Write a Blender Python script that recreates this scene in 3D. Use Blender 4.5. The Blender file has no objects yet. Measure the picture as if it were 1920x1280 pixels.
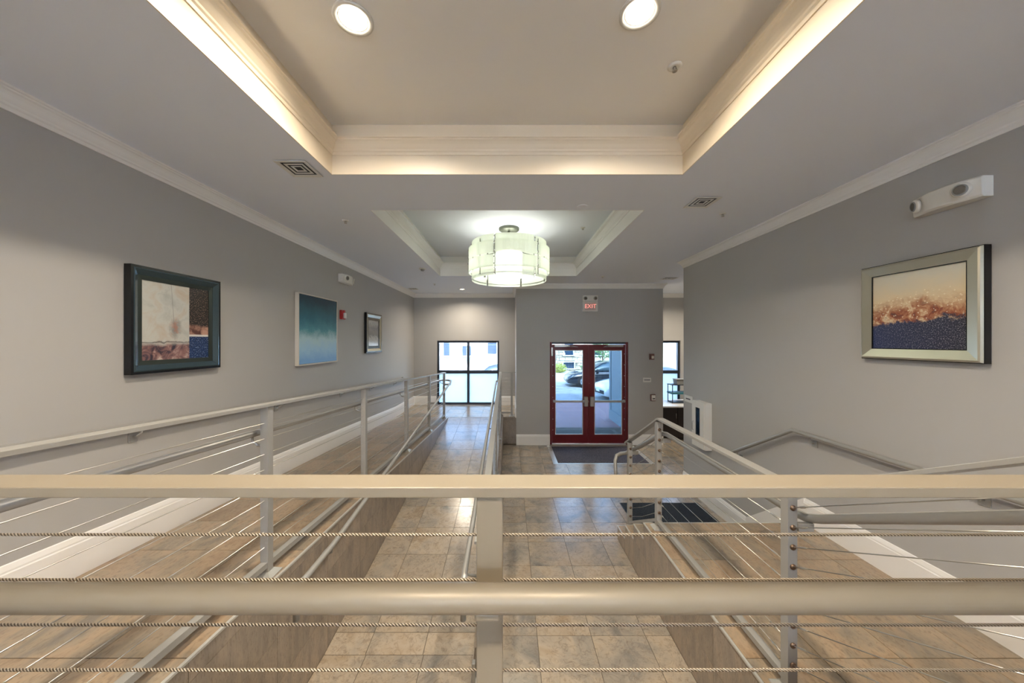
import bpy, bmesh, math, random
from mathutils import Vector, Matrix
random.seed(7)
scene = bpy.context.scene
COL = scene.collection
PI = math.pi

# ------------------------------------------------------------------ camera
EYE = 2.486
cam_d = bpy.data.cameras.new('camera')
cam_d.sensor_width = 36.0
cam_d.lens = 36.0 * 650.0 / 1920.0
cam_d.shift_x = 5.5 / 1920.0
cam_d.clip_start = 0.02
cam_d.clip_end = 300
cam = bpy.data.objects.new('camera', cam_d)
COL.objects.link(cam)
cam.location = (0, 0, EYE)
cam.rotation_euler = (PI / 2, 0, 0)
scene.camera = cam

# ------------------------------------------------------------------ world, sun, exposure
world = bpy.data.worlds.new('world')
scene.world = world
world.use_nodes = True
wn = world.node_tree
wn.nodes.clear()
sky = wn.nodes.new('ShaderNodeTexSky')
sky.sky_type = 'NISHITA'
sky.sun_disc = False
sky.sun_elevation = math.radians(48)
sky.sun_rotation = math.radians(190)
bg = wn.nodes.new('ShaderNodeBackground')
bg.inputs['Strength'].default_value = 2.1
wo = wn.nodes.new('ShaderNodeOutputWorld')
wn.links.new(sky.outputs[0], bg.inputs['Color'])
wn.links.new(bg.outputs[0], wo.inputs['Surface'])

sun_d = bpy.data.lights.new('sun', 'SUN')
sun_d.energy = 6.0
sun_d.angle = math.radians(0.6)
sun_d.color = (1.0, 0.97, 0.92)
sun = bpy.data.objects.new('sun', sun_d)
COL.objects.link(sun)
_d = Vector((0.22, 0.80, -math.tan(math.radians(48)) * 0.83))
sun.rotation_euler = _d.to_track_quat('-Z', 'Y').to_euler()

CAN_W = 16.0       # watts of one recessed lamp
WARM = (1.0, 0.87, 0.70)
vs = scene.view_settings
vs.view_transform = 'Standard'
vs.look = 'None'
vs.exposure = 1.68
vs.gamma = 1.0
vs.use_curve_mapping = False
scene.cycles.diffuse_bounces = 5
scene.cycles.max_bounces = 9
scene.cycles.glossy_bounces = 3
scene.cycles.caustics_reflective = False
scene.cycles.caustics_refractive = False

# ------------------------------------------------------------------ node helpers
def srgb(r, g, b):
    def f(c):
        c /= 255.0
        return c / 12.92 if c <= 0.04045 else ((c + 0.055) / 1.055) ** 2.4
    return (f(r), f(g), f(b), 1.0)

class NT:
    def __init__(s, name):
        s.m = bpy.data.materials.new(name)
        s.m.use_nodes = True
        s.t = s.m.node_tree
        s.t.nodes.clear()
        s.out = s.t.nodes.new('ShaderNodeOutputMaterial')
    def node(s, typ, **kw):
        n = s.t.nodes.new(typ)
        for k, v in kw.items():
            setattr(n, k, v)
        return n
    def put(s, sock, v):
        if v is None:
            return
        if isinstance(v, bpy.types.NodeSocket):
            s.t.links.new(v, sock)
        else:
            if sock.type == 'RGBA' and len(v) == 3:
                v = (*v, 1.0)
            sock.default_value = v
    def coord(s, which='Object'):
        return s.node('ShaderNodeTexCoord').outputs[which]
    def sep(s, v):
        n = s.node('ShaderNodeSeparateXYZ')
        s.put(n.inputs[0], v)
        return n.outputs
    def comb(s, x, y, z):
        n = s.node('ShaderNodeCombineXYZ')
        for i, v in enumerate((x, y, z)):
            s.put(n.inputs[i], v)
        return n.outputs[0]
    def math(s, op, a, b=None, c=None, clamp=False):
        n = s.node('ShaderNodeMath', operation=op, use_clamp=clamp)
        s.put(n.inputs[0], a)
        s.put(n.inputs[1], b)
        s.put(n.inputs[2], c)
        return n.outputs[0]
    def vmath(s, op, a, b=None):
        n = s.node('ShaderNodeVectorMath', operation=op)
        s.put(n.inputs[0], a)
        s.put(n.inputs[1], b)
        return n.outputs[0]
    def noise(s, vec, scale, detail=4.0, rough=0.55, dist=0.0):
        n = s.node('ShaderNodeTexNoise')
        s.put(n.inputs['Vector'], vec)
        n.inputs['Scale'].default_value = scale
        n.inputs['Detail'].default_value = detail
        n.inputs['Roughness'].default_value = rough
        n.inputs['Distortion'].default_value = dist
        return n.outputs['Fac']
    def ramp(s, fac, stops, interp='LINEAR'):
        n = s.node('ShaderNodeValToRGB')
        n.color_ramp.interpolation = interp
        e = n.color_ramp.elements
        while len(e) < len(stops):
            e.new(0.5)
        for k, (p, c) in enumerate(stops):
            e[k].position = p
            e[k].color = c if len(c) == 4 else (*c, 1)
        s.put(n.inputs[0], fac)
        return n.outputs['Color']
    def mix(s, fac, a, b, blend='MIX'):
        n = s.node('ShaderNodeMix', data_type='RGBA', blend_type=blend)
        s.put(n.inputs['Factor'], fac)
        s.put(n.inputs[6], a)
        s.put(n.inputs[7], b)
        return n.outputs[2]
    def step(s, v, edge, soft=0.01):
        n = s.node('ShaderNodeMapRange', interpolation_type='SMOOTHSTEP')
        s.put(n.inputs['Value'], v)
        n.inputs['From Min'].default_value = edge - soft
        n.inputs['From Max'].default_value = edge + soft
        return n.outputs[0]
    def bump(s, h, strength=0.2, dist=0.002):
        n = s.node('ShaderNodeBump')
        n.inputs['Strength'].default_value = strength
        n.inputs['Distance'].default_value = dist
        s.put(n.inputs['Height'], h)
        return n.outputs['Normal']
    def pbr(s, color, rough=0.5, metal=0.0, normal=None, spec=0.5, emit=None, estr=0.0, coat=0.0):
        p = s.node('ShaderNodeBsdfPrincipled')
        s.put(p.inputs['Base Color'], color)
        s.put(p.inputs['Roughness'], rough)
        s.put(p.inputs['Metallic'], metal)
        p.inputs['Specular IOR Level'].default_value = spec
        if normal is not None:
            s.put(p.inputs['Normal'], normal)
        if emit is not None:
            s.put(p.inputs['Emission Color'], emit)
            p.inputs['Emission Strength'].default_value = estr
        if coat:
            p.inputs['Coat Weight'].default_value = coat
            p.inputs['Coat Roughness'].default_value = 0.05
        s.t.links.new(p.outputs[0], s.out.inputs['Surface'])
        return s.m
    def shader_out(s, sh):
        s.t.links.new(sh, s.out.inputs['Surface'])
        return s.m
    def mixsh(s, fac, a, b):
        n = s.node('ShaderNodeMixShader')
        s.put(n.inputs[0], fac)
        s.t.links.new(a, n.inputs[1])
        s.t.links.new(b, n.inputs[2])
        return n.outputs[0]

def plain(name, col, rough=0.5, metal=0.0, bump=0.0, bscale=120, spec=0.5, var=0.0, coat=0.0):
    t = NT(name)
    c = col
    co = t.coord('Object')
    if var:
        n = t.noise(co, 3.0, 3)
        c = t.mix(t.math('MULTIPLY', n, var), col, tuple(x * 0.6 for x in col[:3]) + (1,))
    nrm = t.bump(t.noise(co, bscale, 3), bump, 0.001) if bump else None
    return t.pbr(c, rough, metal, nrm, spec, coat=coat)

M = {}
M['wall'] = plain('wall_paint', srgb(179, 177, 173), 0.55, bump=0.12, bscale=260, var=0.06)
M['ceiling'] = plain('ceiling_paint', srgb(238, 243, 250), 0.7, bump=0.08, bscale=200, var=0.04)
M['tray'] = plain('tray_paint', srgb(240, 238, 232), 0.6, bump=0.06, bscale=160, var=0.04)
M['trim'] = plain('white_trim_paint', srgb(238, 236, 231), 0.38, bump=0.03, bscale=60)
M['trim_warm'] = plain('white_trim_warm_lit', srgb(230, 216, 192), 0.4, bump=0.03, bscale=60)  # white trim with the warm lamp glow painted into it
M['rail'] = plain('satin_silver_warm_lit', srgb(146, 135, 116), 0.42, 0.2, bump=0.03, bscale=300)  # silver rail paint, warm lamp light put into the colour
M['rail_grey'] = plain('satin_silver_paint', srgb(166, 165, 160), 0.38, 0.3, bump=0.03, bscale=300)
M['steel'] = plain('brushed_steel', srgb(190, 188, 182), 0.3, 0.9)
M['bronze'] = plain('bronze_fitting', srgb(118, 98, 82), 0.35, 0.8)
M['alu'] = plain('aluminium_edge', srgb(214, 214, 210), 0.3, 0.5)
M['grout'] = plain('grout', srgb(96, 86, 74), 0.85, bump=0.2, bscale=300)
M['concrete'] = plain('concrete', srgb(120, 114, 106), 0.8, bump=0.2, bscale=60, var=0.3)
M['black'] = plain('black_plastic', srgb(18, 18, 20), 0.35, var=0.1)
M['blackwood'] = plain('dark_wood', srgb(34, 28, 30), 0.35, bump=0.05, var=0.3)
M['darkframe'] = plain('dark_bronze_frame', srgb(44, 50, 60), 0.4, 0.3, var=0.05)
M['white_plastic'] = plain('white_plastic', srgb(226, 224, 216), 0.4, var=0.03)
M['grey_plastic'] = plain('grey_plastic', srgb(150, 152, 150), 0.45, var=0.05)
M['red_plastic'] = plain('red_plastic', srgb(176, 34, 32), 0.35, var=0.1)
M['brown_plastic'] = plain('brown_plastic', srgb(112, 74, 70), 0.45, var=0.1)
M['chrome'] = plain('chrome', srgb(205, 205, 205), 0.15, 1.0)
M['lens'] = plain('lamp_lens', srgb(120, 118, 112), 0.12, 0.4, bump=0.3, bscale=400)
M['counter'] = plain('white_counter', srgb(236, 238, 240), 0.2)
M['teal'] = plain('teal_shelf', srgb(60, 120, 130), 0.4)
M['canopy'] = plain('chandelier_metal', srgb(120, 124, 112), 0.35, 0.7)

# twisted steel rope
t = NT('wire_rope')
w = t.node('ShaderNodeTexWave', wave_type='BANDS', bands_direction='DIAGONAL')
t.put(w.inputs['Vector'], t.coord('Object'))
w.inputs['Scale'].default_value = 95
w.inputs['Distortion'].default_value = 0.3
M['rope'] = t.pbr(t.mix(w.outputs['Fac'], srgb(96, 84, 68), srgb(214, 200, 178)), 0.4, 0.6, t.bump(w.outputs['Fac'], 0.8, 0.002))

# maroon door paint with chips
t = NT('maroon_door_paint')
co = t.coord('Object')
chip = t.step(t.noise(co, 26, 4, 0.6), 0.72, 0.01)
M['maroon'] = t.pbr(t.mix(chip, t.mix(t.noise(co, 5), srgb(112, 18, 26), srgb(86, 14, 22)), srgb(170, 150, 140)), 0.35)

# stone tiles
def tile_mat(name, kind):
    t = NT(name)
    co = t.coord('Object')
    oi = t.node('ShaderNodeObjectInfo')
    rnd = oi.outputs['Random']
    off = t.comb(t.math('MULTIPLY', rnd, 37.0), t.math('MULTIPLY', rnd, 71.0), t.math('MULTIPLY', rnd, 13.0))
    v = t.vmath('ADD', co, off)
    if kind == 'stone':
        big = t.noise(v, 2.6, 6, 0.6, 0.6)
        col = t.ramp(big, [(0.30, srgb(132, 128, 122)), (0.43, srgb(162, 153, 140)), (0.56, srgb(182, 167, 147)), (0.72, srgb(164, 145, 121))])
        fine = t.noise(v, 22, 6, 0.7, 0.8)
        col = t.mix(t.math('MULTIPLY', t.step(fine, 0.58, 0.08), 0.42), col, srgb(120, 104, 90))
        vein = t.noise(v, 5, 8, 0.65, 1.5)
        ln = t.math('SUBTRACT', 1.0, t.math('MULTIPLY', t.math('ABSOLUTE', t.math('SUBTRACT', vein, 0.5)), 55.0), clamp=True)
        col = t.mix(t.math('MULTIPLY', ln, 0.36), col, srgb(92, 78, 68))
        h = t.math('ADD', t.math('MULTIPLY', fine, 0.4), t.math('MULTIPLY', ln, -0.3))
        rough = t.math('ADD', 0.15, t.math('MULTIPLY', fine, 0.14))
    else:
        sc = {'plank': (2.3, 1.0, 3.0), 'side': (3.0, 4.5, 1.2)}[kind]
        vv = t.vmath('MULTIPLY', v, sc)
        big = t.noise(vv, 2.4, 8, 0.68, 0.6)
        if kind == 'plank':
            st = [(0.30, srgb(120, 114, 106)), (0.43, srgb(154, 140, 120)), (0.55, srgb(174, 151, 124)), (0.70, srgb(148, 122, 94))]
        else:
            st = [(0.28, srgb(124, 114, 104)), (0.45, srgb(152, 140, 126)), (0.6, srgb(170, 154, 136)), (0.78, srgb(140, 120, 100))]
        col = t.ramp(big, st)
        fine = t.noise(t.vmath('MULTIPLY', v, tuple(x * 1.6 for x in sc)), 14, 6, 0.7, 0.5)
        col = t.mix(t.math('MULTIPLY', t.step(fine, 0.57, 0.06), 0.45), col, srgb(104, 86, 68))
        h = fine
        rough = t.math('ADD', 0.26, t.math('MULTIPLY', fine, 0.16))
    hsv = t.node('ShaderNodeHueSaturation')
    t.put(hsv.inputs['Value'], t.math('ADD', 0.84, t.math('MULTIPLY', rnd, 0.18)))
    t.put(hsv.inputs['Color'], col)
    return t.pbr(hsv.outputs[0], rough, 0.0, t.bump(h, 0.14, 0.002), 0.95)
M['tile'] = tile_mat('stone_floor_tile', 'stone')
M['plank'] = tile_mat('streaked_floor_tile', 'plank')
M['side'] = tile_mat('streaked_wall_tile', 'side')

# carpets
def mat_carpet(name, c1, c2):
    t = NT(name)
    co = t.coord('Object')
    n = t.noise(co, 95, 2, 0.8)
    return t.pbr(t.ramp(n, [(0.40, c1), (0.60, c2)]), 0.95, 0, t.bump(n, 0.9, 0.006), 0.1)
M['mat_grey'] = mat_carpet('grey_mat_pile', srgb(52, 52, 60), srgb(112, 110, 118))
M['mat_dark'] = mat_carpet('black_mat_pile', srgb(14, 17, 22), srgb(76, 84, 94))

# glass
def glass(name, tint, frost=0.0, refl=0.08, frostcol=(0.9, 0.95, 1.0)):
    t = NT(name)
    tr = t.node('ShaderNodeBsdfTransparent')
    tr.inputs[0].default_value = (*tint, 1)
    sh = tr.outputs[0]
    if frost:
        tl = t.node('ShaderNodeBsdfTranslucent')
        tl.inputs[0].default_value = (*frostcol, 1)
        df = t.node('ShaderNodeBsdfDiffuse')
        df.inputs[0].default_value = (*frostcol, 1)
        f = t.mixsh(0.18, tl.outputs[0], df.outputs[0])
        sh = t.mixsh(frost, sh, f)
    gl = t.node('ShaderNodeBsdfGlossy')
    gl.inputs['Roughness'].default_value = 0.02
    lw = t.node('ShaderNodeLayerWeight')
    lw.inputs[0].default_value = 0.25
    return t.shader_out(t.mixsh(t.math('MULTIPLY_ADD', lw.outputs['Fresnel'], 0.8, refl * 0.3), sh, gl.outputs[0]))
M['glass'] = glass('tinted_door_glass', (0.36, 0.43, 0.46))
M['film'] = glass('hazy_window_glass', (0.48, 0.53, 0.55), 0.08)
M['frosted'] = glass('frosted_glass', (0.8, 0.9, 0.95), 0.95, 0.08, (0.56, 0.66, 0.70))
M['frosted_fill'] = glass('frosted_glass_fill', (0.95, 0.97, 1.0), 0.93, 0.08, (0.93, 0.96, 1.0))  # bright frosting for the added fill windows
M['carglass'] = plain('car_glass', srgb(70, 88, 98), 0.06, 0.3)

def emit(name, col, strength):
    t = NT(name)
    e = t.node('ShaderNodeEmission')
    e.inputs[0].default_value = (*col, 1)
    e.inputs[1].default_value = strength
    return t.shader_out(e.outputs[0])
M['lamp'] = emit('lamp_glow', (1.0, 0.90, 0.72), 16.0)
M['drum_glow'] = emit('drum_diffuser_glow', (1.0, 1.0, 0.90), 2.6)

# chandelier glass panel
t = NT('opal_glass_panel')
tl = t.node('ShaderNodeBsdfTranslucent'); tl.inputs[0].default_value = (0.93, 0.96, 0.87, 1)
df = t.node('ShaderNodeBsdfDiffuse'); df.inputs[0].default_value = (0.90, 0.94, 0.86, 1)
tr = t.node('ShaderNodeBsdfTransparent'); tr.inputs[0].default_value = (0.97, 1.0, 0.95, 1)
gl = t.node('ShaderNodeBsdfGlossy'); gl.inputs['Roughness'].default_value = 0.1
a_ = t.mixsh(0.55, tl.outputs[0], df.outputs[0])
a_ = t.mixsh(0.30, a_, tr.outputs[0])
M['opal'] = t.shader_out(t.mixsh(0.05, a_, gl.outputs[0]))

# ------------------------------------------------------------------ mesh helpers
class MB:
    def __init__(s):
        s.v = []; s.f = []; s.smooth = []
    def add(s, vs_, fs_, smooth=False):
        o = len(s.v)
        s.v += [tuple(p) for p in vs_]
        s.f += [tuple(i + o for i in f) for f in fs_]
        s.smooth += [smooth] * len(fs_)
        return s
    def box(s, x0, x1, y0, y1, z0, z1):
        v = [(x, y, z) for z in (z0, z1) for y in (y0, y1) for x in (x0, x1)]
        f = [(0, 2, 3, 1), (4, 5, 7, 6), (0, 1, 5, 4), (2, 6, 7, 3), (0, 4, 6, 2), (1, 3, 7, 5)]
        return s.add(v, f)
    def frustum(s, x0, x1, y0, y1, z0, z1, ins):
        v = [(x0, y0, z0), (x1, y0, z0), (x0, y1, z0), (x1, y1, z0),
             (x0 + ins, y0 + ins, z1), (x1 - ins, y0 + ins, z1), (x0 + ins, y1 - ins, z1), (x1 - ins, y1 - ins, z1)]
        f = [(0, 2, 3, 1), (4, 5, 7, 6), (0, 1, 5, 4), (2, 6, 7, 3), (0, 4, 6, 2), (1, 3, 7, 5)]
        return s.add(v, f)
    def prism(s, poly, axis, a, b):
        """poly: 2-D points; extruded along axis from a to b. axis x: (y,z); y: (x,z); z: (x,y)"""
        def P(p, h):
            return {'x': (h, p[0], p[1]), 'y': (p[0], h, p[1]), 'z': (p[0], p[1], h)}[axis]
        n = len(poly)
        v = [P(p, a) for p in poly] + [P(p, b) for p in poly]
        f = [tuple(range(n))[::-1], tuple(range(n, 2 * n))]
        f += [(i, (i + 1) % n, n + (i + 1) % n, n + i) for i in range(n)]
        return s.add(v, f)
    def tube(s, pts, r, n=10, cap=True):
        pts = [Vector(p) for p in pts]
        tang = []
        for i in range(len(pts)):
            a = pts[max(i - 1, 0)]; b = pts[min(i + 1, len(pts) - 1)]
            if 0 < i < len(pts) - 1:
                d = (pts[i] - a).normalized() + (b - pts[i]).normalized()
            else:
                d = b - a
            tang.append(d.normalized())
        up = Vector((0, 0, 1))
        if abs(tang[0].dot(up)) > 0.95:
            up = Vector((1, 0, 0))
        u = tang[0].cross(up).normalized()
        vs_ = []
        for i, p in enumerate(pts):
            if i:
                q = tang[i - 1].rotation_difference(tang[i])
                u = (q @ u)
                u = (u - tang[i] * u.dot(tang[i])).normalized()
            w_ = tang[i].cross(u)
            rr = r[i] if isinstance(r, (list, tuple)) else r
            sc = 1.0
            if 0 < i < len(pts) - 1:
                c = (pts[i] - pts[i - 1]).normalized().dot((pts[i + 1] - pts[i]).normalized())
                sc = 1.0 / max(0.5, math.sqrt((1 + c) / 2))
            for k in range(n):
                a = 2 * PI * k / n
                vs_.append(p + (u * math.cos(a) + w_ * math.sin(a)) * rr * (sc if sc < 1.15 else 1.0))
        fs_ = []
        for i in range(len(pts) - 1):
            for k in range(n):
                k2 = (k + 1) % n
                fs_.append((i * n + k, i * n + k2, (i + 1) * n + k2, (i + 1) * n + k))
        s.add(vs_, fs_, True)
        if cap:
            o = len(s.v) - len(vs_)
            s.f.append(tuple(o + k for k in range(n))[::-1]); s.smooth.append(False)
            s.f.append(tuple(o + (len(pts) - 1) * n + k for k in range(n))); s.smooth.append(False)
        return s
    def lathe(s, prof, n=24, axis='z', c=(0, 0, 0), smooth=True, caps=None):
        """prof: (r, h) points revolved about axis through c"""
        if caps is None:
            caps = prof[0] != prof[-1]
        vs_ = []
        for (r, h) in prof:
            for k in range(n):
                a = 2 * PI * k / n
                x, y = r * math.cos(a), r * math.sin(a)
                p = {'z': (x, y, h), 'y': (x, h, y), 'x': (h, x, y)}[axis]
                vs_.append((p[0] + c[0], p[1] + c[1], p[2] + c[2]))
        fs_ = []
        for i in range(len(prof) - 1):
            for k in range(n):
                k2 = (k + 1) % n
                fs_.append((i * n + k, i * n + k2, (i + 1) * n + k2, (i + 1) * n + k))
        s.add(vs_, fs_, smooth)
        o = len(s.v) - len(vs_)
        if caps and prof[0][0] > 1e-6:
            s.f.append(tuple(o + k for k in range(n))); s.smooth.append(False)
        if caps and prof[-1][0] > 1e-6:
            s.f.append(tuple(o + (len(prof) - 1) * n + k for k in range(n))); s.smooth.append(False)
        return s
    def sweep(s, path, prof, closed=False):
        """sweep a (p, z) profile along a horizontal polyline; p is to the left of the path direction"""
        n = len(path); m = len(prof)
        vs_ = []
        for i in range(n):
            p = Vector(path[i][:2])
            if closed or 0 < i < n - 1:
                d0 = (p - Vector(path[i - 1][:2])).normalized()
                d1 = (Vector(path[(i + 1) % n][:2]) - p).normalized()
            elif i == 0:
                d0 = d1 = (Vector(path[1][:2]) - p).normalized()
            else:
                d0 = d1 = (p - Vector(path[i - 1][:2])).normalized()
            n0 = Vector((-d0.y, d0.x)); n1 = Vector((-d1.y, d1.x))
            b = (n0 + n1)
            b = b / max(b.dot(n0), 1e-6)
            for (q, z) in prof:
                vs_.append((p.x + b.x * q, p.y + b.y * q, z))
        fs_ = []
        for i in range(n if closed else n - 1):
            j = (i + 1) % n
            for k in range(m):
                k2 = (k + 1) % m
                fs_.append((i * m + k, j * m + k, j * m + k2, i * m + k2))
        if not closed:
            fs_.append(tuple(range(m)))
            fs_.append(tuple((n - 1) * m + k for k in range(m))[::-1])
        return s.add(vs_, fs_)
    def mesh(s, name, mat, bevel=0.0, shift=(0, 0, 0)):
        me = bpy.data.meshes.new(name)
        vv = [(p[0] - shift[0], p[1] - shift[1], p[2] - shift[2]) for p in s.v]
        me.from_pydata(vv, [], s.f)
        me.polygons.foreach_set('use_smooth', s.smooth)
        bm = bmesh.new(); bm.from_mesh(me)
        bmesh.ops.recalc_face_normals(bm, faces=bm.faces)
        if bevel:
            ed = [e for e in bm.edges if len(e.link_faces) == 2 and e.calc_face_angle(0) > 0.5]
            bmesh.ops.bevel(bm, geom=ed, offset=bevel, segments=2, affect='EDGES', profile=0.5)
        bm.to_mesh(me); bm.free()
        me.materials.append(M[mat] if isinstance(mat, str) else mat)
        me.update()
        return me

WL = {}   # world offset of an unrotated object
def tag(o, label=None, cat=None, group=None, kind=None):
    if label: o['label'] = label
    if cat: o['category'] = cat
    if group: o['group'] = group
    if kind: o['kind'] = kind
    return o
def thing(name, label, cat, loc=(0, 0, 0), group=None, rotz=0):
    o = bpy.data.objects.new(name, None)
    o.empty_display_size = 0.1
    COL.objects.link(o)
    o.location = loc
    o.rotation_euler = (0, 0, rotz)
    WL[o.name] = Vector(loc) if not rotz else Vector((0, 0, 0))
    return tag(o, label, cat, group)
def part(name, mb, mat, parent=None, bevel=0.0, label=None):
    sh = WL.get(parent.name, Vector((0, 0, 0))) if parent else Vector((0, 0, 0))
    o = bpy.data.objects.new(name, mb.mesh(name, mat, bevel, sh))
    COL.objects.link(o)
    if parent:
        o.parent = parent
    WL[o.name] = sh
    if label: o['label'] = label
    return o
def single(name, mb, mat, label, cat, group=None, bevel=0.0):
    return tag(part(name, mb, mat, None, bevel), label, cat, group)
def struct(name, mb, mat, parent=None, bevel=0.0):
    o = part(name, mb, mat, parent, bevel)
    if not parent:
        o['kind'] = 'structure'
    return o
def copy_part(src, parent, loc):
    o = src.copy(); COL.objects.link(o); o.parent = parent; o.location = loc
    WL[o.name] = WL.get(parent.name, Vector((0, 0, 0)))
    return o

# ------------------------------------------------------------------ measures of the place
XL, XR = -2.76, 3.02            # side walls
ZC = 3.87                        # ceiling
YV, YF = 8.33, 10.05             # door wall, far wall
YB = -4.2                        # back wall
XE = 6.2                         # far side of the office nook
H1 = 0.637                       # stair landing
H2 = 1.114                       # upper landing
ZF = 0.65                        # far landing
YR = 8.43                        # far end of both ramps
Y2 = 2.75                        # foot of the lower ramp
XA = -1.47                       # edge of upper ramp
XP = 1.37                        # edge of stair landing
S1 = (H2 - ZF) / YR
S2 = ZF / (YR - Y2)
def z1(y):
    return H2 - S1 * min(max(y, 0), YR)
def z2(y):
    return min(max((y - Y2) * S2, 0), ZF)
T = 0.457

# ------------------------------------------------------------------ structure: walls
w = MB()
w.box(XL - 0.2, XL, YB, YF + 0.25, -0.2, ZC + 0.8)
struct('wall_left', w, 'wall')
w = MB()
w.box(XR, XR + 0.16, YB, 6.0, -0.2, ZC + 0.8)
struct('wall_right', w, 'wall')

struct('wall_nook_near', MB().box(XR + 0.16, XE, 5.84, 6.0, -0.2, ZC), 'wall')
struct('wall_nook_right', MB().box(XE, XE + 0.2, YB, YF + 0.25, -0.2, ZC + 0.8), 'wall')
# far wall with two window holes
WA = (-2.09, -0.29, ZF, 2.51)
WB = (3.95, 4.97, ZF, 2.51)
def wall_y(name, x0, x1, y0, y1, z0, z1_, holes, mat='wall'):
    m = MB()
    xs = [x0]
    for h in holes:
        m.box(xs[-1], h[0], y0, y1, z0, z1_)
        if h[2] > z0: m.box(h[0], h[1], y0, y1, z0, h[2])
        m.box(h[0], h[1], y0, y1, h[3], z1_)
        xs.append(h[1])
    m.box(xs[-1], x1, y0, y1, z0, z1_)
    return struct(name, m, mat)
WC = [(-2.6, -0.05, 2.3, 3.65), (0.35, 2.85, 2.3, 3.65)]  # openings for two unseen windows added as fill light
wall_y('wall_back', XL - 0.2, XE + 0.2, YB - 0.2, YB, -0.2, ZC + 0.8, WC)
wall_y('wall_far_left', XL, 0.173, YF, YF + 0.25, -0.2, ZC + 0.8, [WA])
wall_y('wall_far_right', 3.70, XE, YF, YF + 0.25, -0.2, ZC + 0.8, [WB])
DOOR = (0.98, 2.866, 0.0, 2.47)
wall_y('wall_door', 0.173, 3.70, YV, YV + 0.18, -0.2, ZC, [DOOR])
struct('wall_entry_left', MB().box(0.173, 0.36, YV + 0.18, YF + 0.25, -0.2, ZC), 'wall')
struct('wall_entry_right', MB().box(3.51, 3.70, YV + 0.18, YF + 0.25, -0.2, ZC), 'wall')

# ------------------------------------------------------------------ ceiling and trays
TR1 = (-1.47, 1.44, -3.4, 2.874)
TR2 = (-1.46, 1.425, 3.657, 7.33)
ZT = 4.277
m = MB()
def cbox(x0, x1, y0, y1):
    m.box(x0, x1, y0, y1, ZC, ZC + 0.12)
cbox(XL, XE, YB, TR1[2]); cbox(XL, TR1[0], TR1[2], TR1[3]); cbox(TR1[1], XE, TR1[2], TR1[3])
cbox(XL, XE, TR1[3], TR2[2]); cbox(XL, TR2[0], TR2[2], TR2[3]); cbox(TR2[1], XE, TR2[2], TR2[3])
cbox(XL, XE, TR2[3], YF)
ceil = struct('ceiling', m, 'ceiling')
CROWN = [(0.0, 0.0), (0.012, 0.0), (0.015, 0.02), (0.024, 0.028), (0.026, 0.04), (0.036, 0.052), (0.048, 0.072), (0.062, 0.088),
         (0.074, 0.094), (0.076, 0.102), (0.088, 0.106), (0.088, 0.118), (0.0, 0.118)]
for nm, TR, mt in (('near', TR1, 'tray'), ('chandelier', TR2, 'ceiling')):
    x0, x1, y0, y1 = TR
    part('tray_panel', MB().box(x0 - 0.1, x1 + 0.1, y0 - 0.1, y1 + 0.1, ZT, ZT + 0.1), mt, ceil)
    f = MB()
    e_ = 0.004
    f.box(x0 - 0.003, x0 + e_, y0 - 0.003, y1 + 0.003, ZC - 0.0008, ZT); f.box(x1 - e_, x1 + 0.003, y0 - 0.003, y1 + 0.003, ZC - 0.0008, ZT)
    f.box(x0 + e_, x1 - e_, y0 - 0.003, y0 + e_, ZC - 0.0008, ZT); f.box(x0 + e_, x1 - e_, y1 - e_, y1 + 0.003, ZC - 0.0008, ZT)
    part('tray_fascia', f, 'trim_warm' if nm == 'near' else 'trim', ceil)
    c = MB().sweep([(x0, y0), (x1, y0), (x1, y1), (x0, y1)], [(p, 4.025 + z) for p, z in CROWN], True)
    part('tray_crown', c, 'trim_warm' if nm == 'near' else 'trim', ceil)
# thin lip of plaster around the tray openings keeps the edge crisp
# crown along the walls
CR = [(p * 0.85, ZC - 0.116 + z * 0.98) for p, z in CROWN]
struct('trim_crown_left', MB().sweep([(0.173, YF), (XL, YF), (XL, YB)], CR), 'trim')
struct('trim_crown_right', MB().sweep([(XR, YB), (XR, 6.0), (XR + 0.16, 6.0), (XE, 6.0)], CR), 'trim')
struct('trim_crown_door', MB().sweep([(XE, YF), (3.70, YF), (3.70, YV), (0.173, YV), (0.173, YF)], CR), 'trim')
# roof above and the storeys over it, which shade the near half of the street
struct('roof', MB().box(XL - 0.2, XE + 0.2, YB - 0.2, YF + 0.25, 4.67, 4.9), 'concrete')

# ------------------------------------------------------------------ floors with single tiles
_tile_cache = {}
def tile_obj(parent, x0, x1, y0, y1, mat, zt=0.0, g=0.0016):
    w_, d_ = round(x1 - x0 - 2 * g, 4), round(y1 - y0 - 2 * g, 4)
    if w_ < 0.012 or d_ < 0.012:
        return
    key = (w_, d_, mat)
    if key not in _tile_cache:
        _tile_cache[key] = MB().frustum(-w_ / 2, w_ / 2, -d_ / 2, d_ / 2, -0.009, 0.0, 0.0012).mesh('tile', mat)
    o = bpy.data.objects.new('tile', _tile_cache[key])
    COL.objects.link(o)
    o.parent = parent
    o.location = ((x0 + x1) / 2, (y0 + y1) / 2, zt)
    return o
def lines(a, b, origin, pitch=T):
    k0 = math.ceil((a - origin) / pitch + 1e-6)
    r = [a]
    while origin + k0 * pitch < b - 1e-6:
        r.append(origin + k0 * pitch); k0 += 1
    r.append(b)
    return r
def tiles(parent, x0, x1, y0, y1, ox, oy, mat, zt=0.0):
    xs, ys = lines(x0, x1, ox), lines(y0, y1, oy)
    for i in range(len(xs) - 1):
        for j in range(len(ys) - 1):
            tile_obj(parent, xs[i], xs[i + 1], ys[j], ys[j + 1], mat, zt)

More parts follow.
